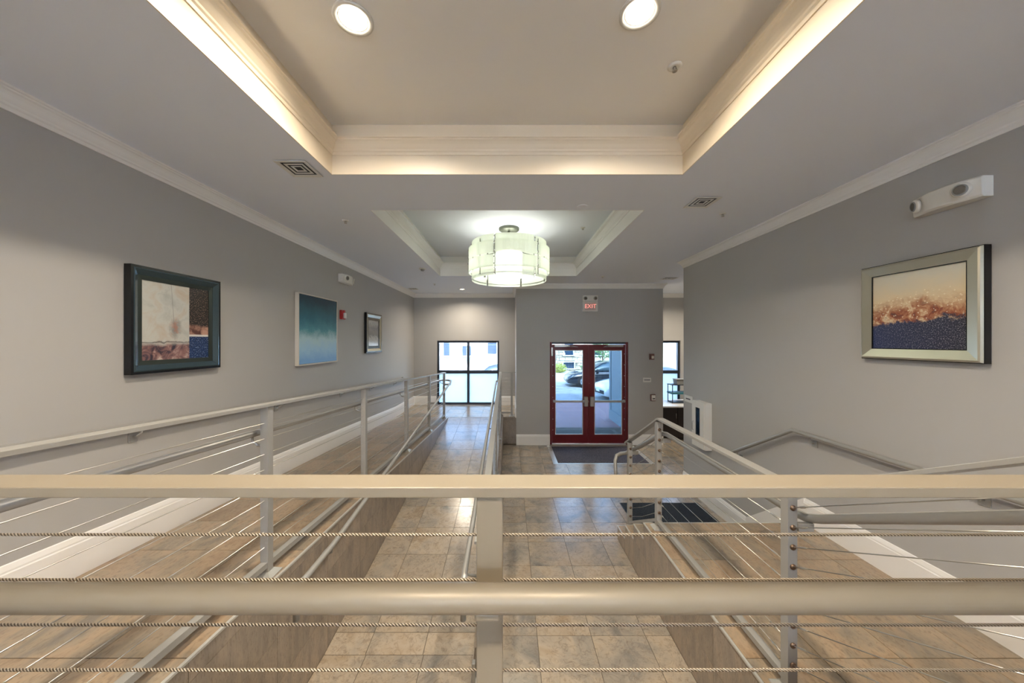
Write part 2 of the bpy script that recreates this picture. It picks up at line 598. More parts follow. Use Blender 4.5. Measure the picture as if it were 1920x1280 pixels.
# lobby floor
fl = struct('floor', MB().box(XA - 0.05, XE, 0.75, YF, -0.2, -0.0035), 'grout')
OX, OY = 0.237, 2.931
tiles(fl, XA, -0.28, 1.7, Y2, OX, OY, 'tile')
tiles(fl, -0.28, XP, 1.7, 2.45, OX, OY, 'tile')
tiles(fl, -0.14, XP, 2.45, 4.38, OX, OY, 'tile')
tiles(fl, -0.14, XR, 4.38, 7.03, OX, OY, 'tile')
tiles(fl, XR, XE, 6.0, 7.03, OX, OY, 'tile')
tiles(fl, -0.14, 0.90, 7.03, YV, OX, OY, 'tile')
tiles(fl, 2.965, 3.70, 7.03, YV, OX, OY, 'tile')
tiles(fl, 3.70, XE, 7.03, YF, OX, OY, 'tile')
tiles(fl, 0.90, 2.965, 8.262, YV, OX, OY, 'tile')

# upper ramp along the left wall (sloping slab, local coordinates)
L1 = math.hypot(YR, H2 - ZF)
up = bpy.data.objects.new('floor_upper_ramp', MB().box(XL, XA - 0.014, 0, L1, -0.12, -0.0035).mesh('floor_upper_ramp', 'grout'))
COL.objects.link(up)
up.location = (0, 0, H2); up.rotation_euler = (-math.atan(S1), 0, 0); up['kind'] = 'structure'
tiles(up, XL, XA, 0.9, L1, -1.93, 0.23, 'plank')
# lower ramp down the middle
L2 = math.hypot(YR - Y2, ZF)
lo = bpy.data.objects.new('floor_lower_ramp', MB().box(XA + 0.002, -0.282, 0, L2, -0.12, -0.0035).mesh('floor_lower_ramp', 'grout'))
COL.objects.link(lo)
lo.location = (0, Y2, 0); lo.rotation_euler = (math.atan(S2), 0, 0); lo['kind'] = 'structure'
tiles(lo, XA, -0.28, 0, L2, -1.142, 0.19, 'tile')
# far landing
fa = struct('floor_far_landing', MB().box(XL, 0.173, YR, YF, -0.1, ZF - 0.0035), 'grout')
tiles(fa, XL, 0.173, YR, YF, -1.142, YR, 'tile', ZF)
# stair landing
la = struct('floor_stair_landing', MB().box(XP + 0.012, XR, 1.65, 3.535, -0.1, H1 - 0.0035), 'grout')
tiles(la, XP + 0.012, XR, 1.65, 3.535, 1.83, 3.395, 'plank', H1)
# upper landing under the camera
ul = MB().box(XL, XR, YB, 0.0, -0.1, H2 - 0.0035)
ul.box(XA, XR, 0.0, 0.75, -0.1, H2 - 0.0035); ul.box(XP, XR, 0.75, 1.086, -0.1, H2 - 0.0035)
ul = struct('floor_upper_landing', ul, 'grout')
tiles(ul, XA, XR, -0.164, 0.75, 0.237, 0.293, 'plank', H2)

# clad faces: cells of a Y-Z grid clipped to a polygon
def clip(poly, a, b, c):
    """keep a*y + b*z <= c"""
    out = []
    for i in range(len(poly)):
        p, q = poly[i], poly[(i + 1) % len(poly)]
        dp, dq = a * p[0] + b * p[1] - c, a * q[0] + b * q[1] - c
        if dp <= 0: out.append(p)
        if (dp < 0 < dq) or (dq < 0 < dp):
            k = dp / (dp - dq)
            out.append((p[0] + (q[0] - p[0]) * k, p[1] + (q[1] - p[1]) * k))
    return out
def clad_x(parent, x0, x1, ys, zs, cuts, mat='side', g=0.0015):
    for i in range(len(ys) - 1):
        for j in range(len(zs) - 1):
            p = [(ys[i] + g, zs[j] + g), (ys[i + 1] - g, zs[j] + g), (ys[i + 1] - g, zs[j + 1] - g), (ys[i] + g, zs[j + 1] - g)]
            for c in cuts:
                p = clip(p, *c)
                if len(p) < 3: break
            if len(p) < 3: continue
            area = abs(sum(p[k][0] * p[(k + 1) % len(p)][1] - p[(k + 1) % len(p)][0] * p[k][1] for k in range(len(p)))) / 2
            if area < 4e-4: continue
            part('tile', MB().prism(p, 'x', x0, x1), mat, parent)
# cheek wall of the upper ramp
ch = struct('wall_ramp_cheek', MB().prism([(0.75, -0.1), (YR, -0.1), (YR, ZF - 0.01), (0.75, z1(0.75) - 0.01)], 'x', XA - 0.15, XA - 0.008), 'grout')
clad_x(ch, XA - 0.012, XA, lines(0.9, YR, 2.2, 0.61), [0, 0.305, 0.61, 0.915, 1.22],
       [(S1, 1.0, H2 - 0.004), (S2, -1.0, S2 * Y2 + 0.004)])
e = MB()
e.add([(XA - 0.012, 1.2, z1(1.2) - 0.009), (XA + 0.004, 1.2, z1(1.2) - 0.009), (XA + 0.004, 1.2, z1(1.2) + 0.003), (XA - 0.012, 1.2, z1(1.2) + 0.003),
       (XA - 0.012, YR, ZF - 0.009), (XA + 0.004, YR, ZF - 0.009), (XA + 0.004, YR, ZF + 0.003), (XA - 0.012, YR, ZF + 0.003)],
      [(0, 1, 2, 3), (4, 7, 6, 5), (0, 4, 5, 1), (1, 5, 6, 2), (2, 6, 7, 3), (3, 7, 4, 0)])
part('edge_trim', e, 'alu', ch)
# kerb wall between lower ramp and lobby
def kz(y): return z2(y) + 0.06
kb = struct('wall_ramp_kerb', MB().prism([(2.45, -0.1), (YR, -0.1), (YR, kz(YR) - 0.01), (Y2, kz(Y2) - 0.01), (2.45, 0.05)], 'x', -0.272, -0.148), 'grout')
cutk = [(-S2, 1.0, -S2 * Y2 + 0.06)]
clad_x(kb, -0.148, -0.14, lines(2.45, YR, 2.93, 0.61), [0, 0.305, 0.61, 0.915], cutk)
clad_x(kb, -0.28, -0.272, lines(2.45, YR, 2.93, 0.61), [0, 0.305, 0.61, 0.915], cutk)
ys = lines(Y2, YR, 2.93, 0.61)
for i in range(len(ys) - 1):
    a, b = ys[i] + 0.0015, ys[i + 1] - 0.0015
    part('tile', MB().add([(-0.278, a, kz(a) - 0.009), (-0.142, a, kz(a) - 0.009), (-0.142, a, kz(a)), (-0.278, a, kz(a)),
                           (-0.278, b, kz(b) - 0.009), (-0.142, b, kz(b) - 0.009), (-0.142, b, kz(b)), (-0.278, b, kz(b))],
                          [(0, 1, 2, 3), (4, 7, 6, 5), (0, 4, 5, 1), (1, 5, 6, 2), (2, 6, 7, 3), (3, 7, 4, 0)]), 'side', kb)
# front of the far landing beside the door wall
fb = struct('wall_landing_front', MB().box(-0.14, 0.173, YR - 0.004, YR + 0.01, 0, ZF - 0.002), 'grout')
for zz in ((0, 0.14), (0.14, 0.575), (0.575, ZF)):
    part('tile', MB().box(-0.138, 0.172, YR - 0.014, YR - 0.003, zz[0] + 0.0015, zz[1] - 0.0015), 'side', fb)

# stair: lower flight (4 risers) and upper flight (3 risers)
TD, RH = 0.282, H1 / 4
core = MB()
for k in range(1, 4):
    core.box(XP + 0.012, XR, 3.535, 3.535 + TD * (4 - k) - 0.012, RH * (k - 1) - (0.1 if k == 1 else 0), RH * k - 0.006)
st = struct('stair', core, 'concrete')
for k in range(1, 5):
    yn = 3.535 + TD * (4 - k)          # nosing of tread k
    # riser tiles
    xs = lines(XP, XR, 1.83)
    for i in range(len(xs) - 1):
        part('tile', MB().box(xs[i] + 0.0015, xs[i + 1] - 0.0015, yn - 0.012, yn, RH * (k - 1), RH * k - 0.009), 'side', st)
        if k < 4:
            part('tile', MB().box(xs[i] + 0.0015, xs[i + 1] - 0.0015, yn - TD, yn, RH * k - 0.009, RH * k), 'plank', st)
    part('nosing', MB().box(XP - 0.003, XR, yn - 0.006, yn + 0.006, RH * k - 0.008, RH * k + 0.003), 'alu', st)
    if k < 4:
        part('edge_trim', MB().box(XP - 0.005, XP + 0.008, yn - TD, yn, RH * k - 0.008, RH * k + 0.003), 'alu', st)
sd = struct('wall_stair_side', MB().box(XP + 0.010, XP + 0.03, 1.2, 3.53, 0, H1 - 0.01), 'grout')
zsplit = [0, 0.305, 0.61, 0.915]
ysl = lines(1.2, 3.535, 2.938 - 0.61 * 2, 0.61)
clad_x(sd, XP, XP + 0.012, ysl, zsplit, [(0, 1.0, H1 - 0.004)])
for k in range(1, 4):
    ya, yb = 3.535 + TD * (3 - k), 3.535 + TD * (4 - k)
    clad_x(sd, XP, XP + 0.012, [ya, yb], zsplit, [(0, 1.0, RH * k - 0.004)])
part('edge_trim', MB().box(XP - 0.005, XP + 0.010, 1.65, 3.535, H1 - 0.009, H1 + 0.003), 'alu', sd)
us = MB()
for k in range(3):
    us.box(XP + 0.012, XR, 1.086, 1.65 - TD * k, H1 - 0.1, H1 + RH * (k + 1) - 0.006)
struct('stair_upper', us, 'plank')

# ------------------------------------------------------------------ baseboards
BP = [(0, 0), (0.018, 0), (0.018, 0.205), (0.014, 0.212), (0.014, 0.222), (0.011, 0.232), (0.005, 0.25), (0, 0.255)]
def baseboard(name, pa, pb, side):
    """straight baseboard from pa to pb (x,y,z); side = inward normal (x,y)"""
    m_ = MB()
    n_ = len(BP)
    vs_ = []
    for P in (pa, pb):
        for (q, h) in BP:
            vs_.append((P[0] + side[0] * q, P[1] + side[1] * q, P[2] + h))
    fs_ = [(k, (k + 1) % n_, n_ + (k + 1) % n_, n_ + k) for k in range(n_)] + [tuple(range(n_)), tuple(range(n_, 2 * n_))]
    m_.add(vs_, fs_)
    return struct(name, m_, 'trim')
baseboard('baseboard_left', (XL, 0.3, z1(0.3)), (XL, YR, ZF), (1, 0))
baseboard('baseboard_left_landing', (XL, YR, ZF), (XL, YF, ZF), (1, 0))
baseboard('baseboard_far_left', (XL, YF, ZF), (WA[0] - 0.02, YF, ZF), (0, -1))
baseboard('baseboard_far_right', (WA[1] + 0.02, YF, ZF), (0.173, YF, ZF), (0, -1))
baseboard('baseboard_entry_side', (0.173, YV, ZF), (0.173, YF, ZF), (-1, 0))
baseboard('baseboard_door_left', (0.173, YV, 0), (DOOR[0], YV, 0), (0, -1))
baseboard('baseboard_door_right', (DOOR[1], YV, 0), (3.70, YV, 0), (0, -1))
baseboard('baseboard_right_landing', (XR, 1.65, H1), (XR, 3.535, H1), (-1, 0))
baseboard('baseboard_right_lobby', (XR, 4.40, 0), (XR, 6.0, 0), (-1, 0))
# stepped skirt beside the flight
sk = MB().prism([(3.535, H1 - 0.02), (3.535, H1 + 0.255), (4.40, 0.255), (4.40, 0.0), (4.35, 0.0)], 'x', XR - 0.018, XR)
struct('baseboard_right_stair', sk, 'trim')

# ------------------------------------------------------------------ windows
def window(name, W, y0, mull, upper='film', zt_=1.60):
    x0, x1, za, zb = W
    f = MB()
    fw = 0.05
    o = struct(name, MB().box(x0 - 0.004, x0 + fw, y0 + 0.05, y0 + 0.13, za, zb), 'darkframe')
    part('frame_jamb', MB().box(x1 - fw, x1 + 0.004, y0 + 0.05, y0 + 0.13, za, zb), 'darkframe', o)
    part('frame_head', MB().box(x0 + fw, x1 - fw, y0 + 0.05, y0 + 0.13, zb - 0.06, zb), 'darkframe', o)
    part('frame_sill', MB().box(x0 + fw, x1 - fw, y0 + 0.05, y0 + 0.13, za, za + 0.06), 'darkframe', o)
    part('transom', MB().box(x0 + fw, x1 - fw, y0 + 0.05, y0 + 0.13, zt_ - 0.045, zt_ + 0.045), 'darkframe', o)
    xs = [x0 + fw] + [v for v in mull] + [x1 - fw]
    for v in mull:
        part('mullion', MB().box(v - 0.032, v + 0.032, y0 + 0.048, y0 + 0.132, za + 0.06, zb - 0.06), 'darkframe', o)
    for i in range(len(xs) - 1):
        a = xs[i] + (0.032 if i else 0); b = xs[i + 1] - (0.032 if i + 1 < len(xs) - 1 else 0)
        part('pane', MB().box(a, b, y0 + 0.086, y0 + 0.094, za + 0.06, zt_ - 0.045), 'frosted' if upper == 'film' else upper, o, label='frosted lower pane')
        part('pane', MB().box(a, b, y0 + 0.086, y0 + 0.094, zt_ + 0.045, zb - 0.06), upper, o)
    return o
window('window_1', WA, YF, [-1.19])
window('window_2', WB, YF, [])
window('fill_window_1', WC[0], YB - 0.2, [-1.3], 'frosted_fill', 3.0)  # added window behind the camera, lets in fill daylight
window('fill_window_2', WC[1], YB - 0.2, [1.5], 'frosted_fill', 3.0)  # second added fill window, out of view

# ------------------------------------------------------------------ entrance doors
dx0, dx1, _, dzt = DOOR
yd = YV + 0.05
dr = struct('door_1', MB().box(dx0, dx0 + 0.055, yd - 0.02, yd + 0.12, 0, dzt), 'maroon')
part('door_frame', MB().box(dx1 - 0.055, dx1, yd - 0.02, yd + 0.12, 0, dzt), 'maroon', dr)
part('door_frame', MB().box(dx0 + 0.055, dx1 - 0.055, yd - 0.02, yd + 0.12, dzt - 0.05, dzt), 'darkframe', dr)
part('threshold', MB().prism([(yd - 0.05, 0.001), (yd + 0.15, 0.001), (yd + 0.13, 0.02), (yd - 0.02, 0.02)], 'x', dx0 + 0.055, dx1 - 0.055), 'alu', dr)
xm = (dx0 + dx1) / 2
for s_, (a, b) in ((-1, (dx0 + 0.06, xm - 0.003)), (1, (xm + 0.003, dx1 - 0.06))):
    sw, tr_, br_ = 0.125, 0.14, 0.21
    zb_, zt_ = 0.026, dzt - 0.055
    hinge_w, meet_w = (0.075, 0.135)
    al = a + (hinge_w if s_ < 0 else meet_w); bl = b - (meet_w if s_ < 0 else hinge_w)
    leaf = MB()
    leaf.box(a, al, yd, yd + 0.045, zb_, zt_); leaf.box(bl, b, yd, yd + 0.045, zb_, zt_)
    leaf.box(al, bl, yd, yd + 0.045, zb_, zb_ + br_); leaf.box(al, bl, yd, yd + 0.045, zt_ - tr_, zt_)
    lf = part('door_leaf', leaf, 'maroon', dr)
    part('glass', MB().box(al, bl, yd + 0.02, yd + 0.026, zb_ + br_, zt_ - tr_), 'glass', lf)
    bead = MB()
    bead.box(al, al + 0.014, yd - 0.004, yd + 0.02, zb_ + br_, zt_ - tr_); bead.box(bl - 0.014, bl, yd - 0.004, yd + 0.02, zb_ + br_, zt_ - tr_)
    bead.box(al + 0.014, bl - 0.014, yd - 0.004, yd + 0.02, zb_ + br_, zb_ + br_ + 0.014); bead.box(al + 0.014, bl - 0.014, yd - 0.004, yd + 0.02, zt_ - tr_ - 0.014, zt_ - tr_)
    part('glazing_bead', bead, 'alu', lf)
    pb = MB().box(a + 0.02, b - 0.02, yd - 0.085, yd - 0.045, 1.025, 1.075)
    pb.box(a + 0.02, a + 0.06, yd - 0.05, yd, 1.02, 1.08); pb.box(b - 0.06, b - 0.02, yd - 0.05, yd, 1.02, 1.08)
    part('push_bar', pb, 'steel', lf, 0.004)
    xl_ = b - 0.115 if s_ < 0 else a + 0.02
    part('latch_case', MB().box(xl_, xl_ + 0.085, yd - 0.09, yd, 0.93, 1.16), 'steel', lf, 0.006)
    # door closer
    c0 = a + 0.06 if s_ < 0 else b - 0.42
    part('closer_body', MB().box(c0, c0 + 0.36, yd - 0.06, yd, zt_ - 0.06, zt_), 'steel', lf, 0.005)
    xa_ = c0 + (0.30 if s_ < 0 else 0.06)
    part('closer_arm', MB().tube([(xa_, yd - 0.06, zt_ - 0.05), (xa_ + 0.22 * (-s_), yd - 0.22, zt_ - 0.055), (xa_ - 0.02, yd - 0.03, zt_ - 0.005)], 0.009, 6), 'steel', lf)
    sx = a + 0.018 if s_ < 0 else b - 0.018
    for k in range(8):
        part('screw', MB().lathe([(0.0, -0.004), (0.008, -0.003), (0.009, 0.0)], 8, 'y', (sx, yd, 0.35 + k * 0.262)), 'alu', lf)
part('astragal', MB().box(xm - 0.012, xm + 0.012, yd - 0.008, yd, 0.03, dzt - 0.06), 'maroon', dr)
part('hinge_cover', MB().box(dx0 + 0.035, dx0 + 0.075, yd - 0.04, yd, 2.14, 2.34), 'steel', dr, 0.004)

# ------------------------------------------------------------------ mats
mt = thing('entrance_mat', 'grey ribbed walk-off mat in a metal frame before the red doors', 'mat', (1.93, 7.64, 0))
f = MB(); a, b, c, d = 0.90, 2.965, 7.03, 8.262
f.box(a, a + 0.10, c, d, -0.003, 0.004); f.box(b - 0.10, b, c, d, -0.003, 0.004)
f.box(a + 0.10, b - 0.10, c, c + 0.05, -0.003, 0.004); f.box(a + 0.10, b - 0.10, d - 0.07, d, -0.003, 0.004)
part('frame', f, 'alu', mt)
part('pile', MB().box(a + 0.10, b - 0.10, c + 0.05, d - 0.07, -0.003, 0.007), 'mat_grey', mt)
mt = thing('stair_mat', 'black floor mat lying at the foot of the stairs', 'mat', (2.3, 4.9, 0))
part('backing', MB().box(1.70, 2.90, 4.46, 5.34, 0.0005, 0.004), 'black', mt)
part('pile', MB().frustum(1.715, 2.885, 4.475, 5.325, 0.004, 0.011, 0.005), 'mat_dark', mt)

# ------------------------------------------------------------------ railings
PW = 0.05
def post_mb(x, y, z0, z1_):
    return MB().box(x - PW / 2, x + PW / 2, y - PW / 2, y + PW / 2, z0, z1_)
def base_mb(x, y, z):
    return MB().add([(x - 0.062, y - 0.062, z), (x + 0.062, y - 0.062, z), (x + 0.062, y + 0.062, z), (x - 0.062, y + 0.062, z),
                     (x - 0.062, y - 0.062, z + 0.006), (x + 0.062, y - 0.062, z + 0.006), (x + 0.062, y + 0.062, z + 0.006), (x - 0.062, y + 0.062, z + 0.006),
                     (x - 0.03, y - 0.03, z + 0.03), (x + 0.03, y - 0.03, z + 0.03), (x + 0.03, y + 0.03, z + 0.03), (x - 0.03, y + 0.03, z + 0.03)],
                    [(3, 2, 1, 0), (0, 1, 5, 4), (1, 2, 6, 5), (2, 3, 7, 6), (3, 0, 4, 7), (4, 5, 9, 8), (5, 6, 10, 9), (6, 7, 11, 10), (7, 4, 8, 11), (8, 9, 10, 11)])
def bar_along(pts, wd, th, axis='y'):
    """flat bar whose top centre follows pts; th below. axis = horizontal direction of run"""
    m_ = MB()
    vs_ = []
    for (x, y, z) in pts:
        if axis == 'y':
            vs_ += [(x - wd / 2, y, z - th), (x + wd / 2, y, z - th), (x + wd / 2, y, z), (x - wd / 2, y, z)]
        else:
            vs_ += [(x, y - wd / 2, z - th), (x, y + wd / 2, z - th), (x, y + wd / 2, z), (x, y - wd / 2, z)]
    fs_ = [(0, 1, 2, 3)]
    n_ = len(pts)
    for i in range(n_ - 1):
        o_ = i * 4
        fs_ += [(o_ + k, o_ + (k + 1) % 4, o_ + 4 + (k + 1) % 4, o_ + 4 + k) for k in range(4)]
    fs_.append(tuple((n_ - 1) * 4 + k for k in (3, 2, 1, 0)))
    return m_.add(vs_, fs_)
def fit_mb(p, d):
    """round cable fitting with its turnbuckle; p on the post face, d unit direction of the cable"""
    p, d = Vector(p), Vector(d).normalized()
    m_ = MB()
    m_.tube([p - d * 0.002, p + d * 0.006, p + d * 0.010], [0.015, 0.015, 0.006], 12)
    return m_
def buckle_mb(p, d):
    p, d = Vector(p), Vector(d).normalized()
    return MB().tube([p + d * 0.01, p + d * 0.05, p + d * 0.055, p + d * 0.085, p + d * 0.09, p + d * 0.105],
                     [0.003, 0.003, 0.0055, 0.0055, 0.003, 0.003], 8)
def arc(c, r, a0, a1, n, f):
    return [f(c, r, a0 + (a1 - a0) * k / n) for k in range(n + 1)]
TW, TT = 0.066, 0.02
HR = 0.0235

# foreground guard
YG = 0.688
g = thing('foreground_railing', 'beige metal cable railing crossing the whole foreground', 'railing', (-0.037, YG, H2))
zt0 = 2.21
part('top_rail', bar_along([(-1.59, YG, zt0), (1.515, YG, zt0)], TW, TT, 'x'), 'rail', g, 0.002)
for x in (-1.555, -0.0373, 1.48):
    p = part('post', post_mb(x, YG, H2, zt0 - TT), 'rail', g, 0.0015)
    part('base_cover', base_mb(x, YG, H2), 'rail', p)
for k in range(9):
    zc = 2.103 - 0.0895 * k
    part('cable', MB().tube([(-1.53, YG, zc), (1.455, YG, zc)], 0.0028, 8), 'rope', g)
hz = 2.042
hb = part('handrail', MB().tube([(-1.50, 0.600, hz), (1.44, 0.600, hz)], HR, 24), 'rail', g)
for x in (-1.40, -0.0373, 1.36):
    part('bracket', MB().box(x - 0.022, x + 0.022, 0.590, 0.664, hz - 0.034, hz - HR + 0.004), 'rail', hb, 0.004)
part('bottom_rail', bar_along([(-1.53, YG, H2 + 0.08), (1.455, YG, H2 + 0.08)], 0.04, 0.03, 'x'), 'rail', g)

# guard of the upper ramp
XG = -1.555
g = thing('upper_ramp_railing', 'long silver cable railing beside the upper ramp on the left', 'railing', (XG, 0.70, z1(0.7)))
PY = [2.225, 3.72, 5.25, 6.75, 8.29]
GH = 1.10
part('top_rail', bar_along([(XG, 0.756, z1(0.756) + GH), (XG, 1.2, z1(1.2) + GH), (XG, YR - 0.06, ZF + GH - 0.01)], TW, TT), 'rail_grey', g, 0.002)
for y in PY:
    p = part('post', post_mb(XG, y, z1(y), z1(y) + GH - TT - 0.002), 'rail_grey', g, 0.0015)
    part('base_cover', base_mb(XG, y, z1(y)), 'rail_grey', p)
part('bottom_rail', bar_along([(XG, 0.76, z1(0.76) + 0.09), (XG, 8.27, z1(8.27) + 0.09)], 0.042, 0.034), 'rail_grey', g)
for k in range(9):
    h = 0.185 + 0.0985 * k
    part('cable', MB().tube([(XG, 0.76, z1(0.76) + h), (XG, 8.29, z1(8.29) + h)], 0.0024, 6), 'steel', g)
# its handrail runs down the wall side, turns round the end post and comes back along the lower ramp
xw, xr_ = -1.648, -1.405
hp = [(xw, 0.77, z1(0.77) + 0.90), (xw, 4.0, z1(4) + 0.90), (xw, 8.30, z1(8.3) + 0.90)]
for k in range(1, 8):
    a = PI * k / 8
    cx, r_ = (xw + xr_) / 2, (xr_ - xw) / 2
    hp.append((cx - r_ * math.cos(a), 8.36 + r_ * math.sin(a), ZF + 0.90 - 0.02 * k / 8))
HL = 0.865
hp += [(xr_, 8.30, z2(8.3) + HL), (xr_, 5.5, z2(5.5) + HL), (xr_, Y2, z2(Y2) + HL)]
hp += [(xr_, 2.36, HL - 0.01), (xr_, 2.31, HL - 0.03), (xr_, 2.29, HL - 0.08), (xr_, 2.29, HL - 0.22)]
hl = part('handrail', MB().tube(hp, 0.021, 14), 'rail_grey', g)
for y in PY:
    zz = z1(y) + 0.90
    part('bracket', MB().tube([(XG - 0.02, y, zz - 0.075), (XG - 0.06, y, zz - 0.07), (xw, y, zz - 0.045), (xw, y, zz - 0.015)], 0.008, 6), 'rail_grey', hl)
for y in (3.72, 5.25, 6.75, 8.29):
    zz = z2(y) + HL - 0.04
    part('bracket', MB().box(XG + 0.02, xr_ + 0.012, y - 0.012, y + 0.012, zz - 0.02, zz + 0.02), 'rail_grey', hl)
for y in (2.75,):
    zz = z2(y) + HL
    b_ = MB().tube([(XA + 0.006, y, zz - 0.07), (xr_, y, zz - 0.05), (xr_, y, zz - 0.015)], 0.008, 6)
    b_.box(XA, XA + 0.008, y - 0.03, y + 0.03, zz - 0.10, zz - 0.04)
    part('bracket', b_, 'rail_grey', hl)

# guard between lower ramp and lobby
XM = -0.21
g = thing('lower_ramp_railing', 'cable railing seen end-on between the lower ramp and the lobby floor', 'railing', (XM, 2.5, 0))
PM = [2.50, 3.98, 5.46, 6.94, 8.40]
part('top_rail', bar_along([(XM, 2.42, 1.09), (XM, Y2, 1.09), (XM, YR + 0.02, ZF + 1.10)], TW, TT), 'rail_grey', g, 0.002)
for y in PM:
    p = part('post', post_mb(XM, y, kz(y) - 0.012, z2(y) + 1.068), 'rail_grey', g, 0.0015)
    part('base_cover', base_mb(XM, y, kz(y)), 'rail_grey', p)
part('bottom_rail', bar_along([(XM, 2.52, 0.15), (XM, Y2, 0.15), (XM, 8.38, z2(8.38) + 0.15)], 0.042, 0.034), 'rail_grey', g)
for k in range(9):
    h = 0.225 + 0.093 * k
    part('cable', MB().tube([(XM, 2.52, h), (XM, Y2, h), (XM, 8.40, z2(8.40) + h)], 0.0024, 6), 'steel', g)
xh = -0.318
hp = [(xh, 2.40, 0.56), (xh, 2.40, 0.70), (xh, 2.405, 0.76), (xh, 2.43, 0.80), (xh, 2.50, HL - 0.03), (xh, Y2, HL + 0.0), (xh, 5.5, z2(5.5) + HL), (xh, 8.30, z2(8.3) + HL),
      (xh, 8.44, ZF + HL), (xh + 0.03, 8.50, ZF + HL), (XM, 8.52, ZF + HL)]
hl = part('handrail', MB().tube(hp, 0.021, 14), 'rail_grey', g)
for y in PM:
    zz = z2(y) + HL
    part('bracket', MB().tube([(XM - 0.02, y, zz - 0.07), (xh + 0.02, y, zz - 0.06), (xh, y, zz - 0.04), (xh, y, zz - 0.015)], 0.009, 6), 'rail_grey', hl)
part('end_plate', MB().box(-0.262, -0.238, 2.435, 2.475, 0.06, 0.22), 'rail_grey', g, 0.004)

# short guard on the front edge of the far landing
g = thing('landing_railing', 'short cable railing closing the far landing beside the door wall', 'railing', (-0.02, 8.50, ZF))
yl = 8.50
part('top_rail', bar_along([(-0.175, yl, ZF + 1.09), (0.165, yl, ZF + 1.09)], 0.05, TT, 'x'), 'rail_grey', g)
for x in (0.065,):
    p = part('post', post_mb(x, yl, ZF, ZF + 1.07), 'rail_grey', g)
    part('base_cover', base_mb(x, yl, ZF), 'rail_grey', p)
part('bottom_rail', bar_along([(-0.18, yl, ZF + 0.11), (0.04, yl, ZF + 0.11)], 0.04, 0.03, 'x'), 'rail_grey', g)
for k in range(9):
    zc = ZF + 0.18 + 0.095 * k
    part('cable', MB().tube([(-0.18, yl, zc), (0.16, yl, zc)], 0.0028, 6), 'steel', g)

# stair guard
XS = 1.481
g = thing('stair_railing', 'cable railing along the landing and down the stairs on the right', 'railing', (XS, 3.44, H1))
yp1, yp2, yp3 = 4.255, 3.442, 1.835
SL = 0.535
ztop = H1 + 1.10
part('top_rail', bar_along([(XS, 4.36, ztop - SL * (4.36 - 3.40)), (XS, 3.40, ztop), (XS, 1.80, ztop), (XS, 0.885, zt0), (XS, 0.756, zt0)], TW, TT), 'rail_grey', g, 0.002)
zq1 = ztop - SL * (yp1 - 3.40)
PZ = ((yp1, RH, zq1 - TT - 0.01), (yp2, H1, ztop - TT - 0.022), (yp3, H1, ztop - TT))
for (y, za, zb) in PZ:
    p = part('post', post_mb(XS, y, za, zb), 'rail_grey', g, 0.0015)
    part('base_cover', base_mb(XS, y, za), 'rail_grey', p)
part('bottom_rail', bar_along([(XS, 3.42, H1 + 0.085), (XS, 1.86, H1 + 0.085)], 0.042, 0.034), 'rail_grey', g)
part('bottom_rail', bar_along([(XS, 4.23, H1 + 0.085 - SL * 0.80), (XS, 3.465, H1 + 0.085)], 0.042, 0.034), 'rail_grey', g)
cab_dirs = []
for k in range(9):
    zc = 1.618 - 0.1025 * k
    part('cable', MB().tube([(XS, 1.86, zc), (XS, 3.42, zc)], 0.0024, 6), 'steel', g)
    part('cable', MB().tube([(XS, 3.467, zc - 0.02), (XS, 3.86, zc - 0.02 - SL * 0.39 - 0.03), (XS, 4.23, zc - 0.02 - SL * 0.80)], 0.0024, 6), 'steel', g)
    d3 = Vector((0, -1, 0.52)).normalized()
    p0 = Vector((XS, yp3 - 0.025, zc))
    part('cable', MB().tube([p0, p0 + d3 * 1.16], 0.0024, 6), 'steel', g)
    part('fitting', fit_mb(p0, (0, -1, 0)), 'bronze', g)
    part('turnbuckle', buckle_mb(p0, d3), 'steel', g)
    part('turnbuckle', buckle_mb((XS, yp3 + 0.025, zc), (0, 1, 0)), 'steel', g)
    p0 = Vector((XS, yp2 - 0.025, zc))
    part('fitting', fit_mb(p0, (0, -1, 0)), 'bronze', g)
    part('turnbuckle', buckle_mb(p0, (0, -1, 0)), 'steel', g)
    p0 = Vector((XS, yp1 - 0.025, zc - 0.02 - SL * 0.785))
    part('fitting', fit_mb(p0, (0, -1, 0)), 'bronze', g)
xh = 1.572
hp = [(1.44, 4.66, 0.62), (1.44, 4.69, 0.76), (1.445, 4.72, 0.86), (1.475, 4.75, 0.925), (1.53, 4.74, 0.955), (xh, 4.66, 0.99),
      (xh, 4.10, 1.537 - 0.55 * 0.55 + 0.02), (xh, 3.55, 1.545), (xh, 3.46, 1.56), (xh, 1.93, 1.545), (xh, 1.83, 1.555), (xh, 1.75, 1.59), (xh, 1.0, 1.98), (xh, 0.78, 2.095)]
hl = part('handrail', MB().tube(hp, 0.0225, 14), 'rail_grey', g)
for (y, zz) in ((4.255, 1.16), (3.40, 1.555), (1.81, 1.56)):
    part('bracket', MB().box(XS + 0.022, xh + 0.012, y - 0.012, y + 0.012, zz - 0.062, zz - 0.02), 'rail_grey', hl, 0.003)

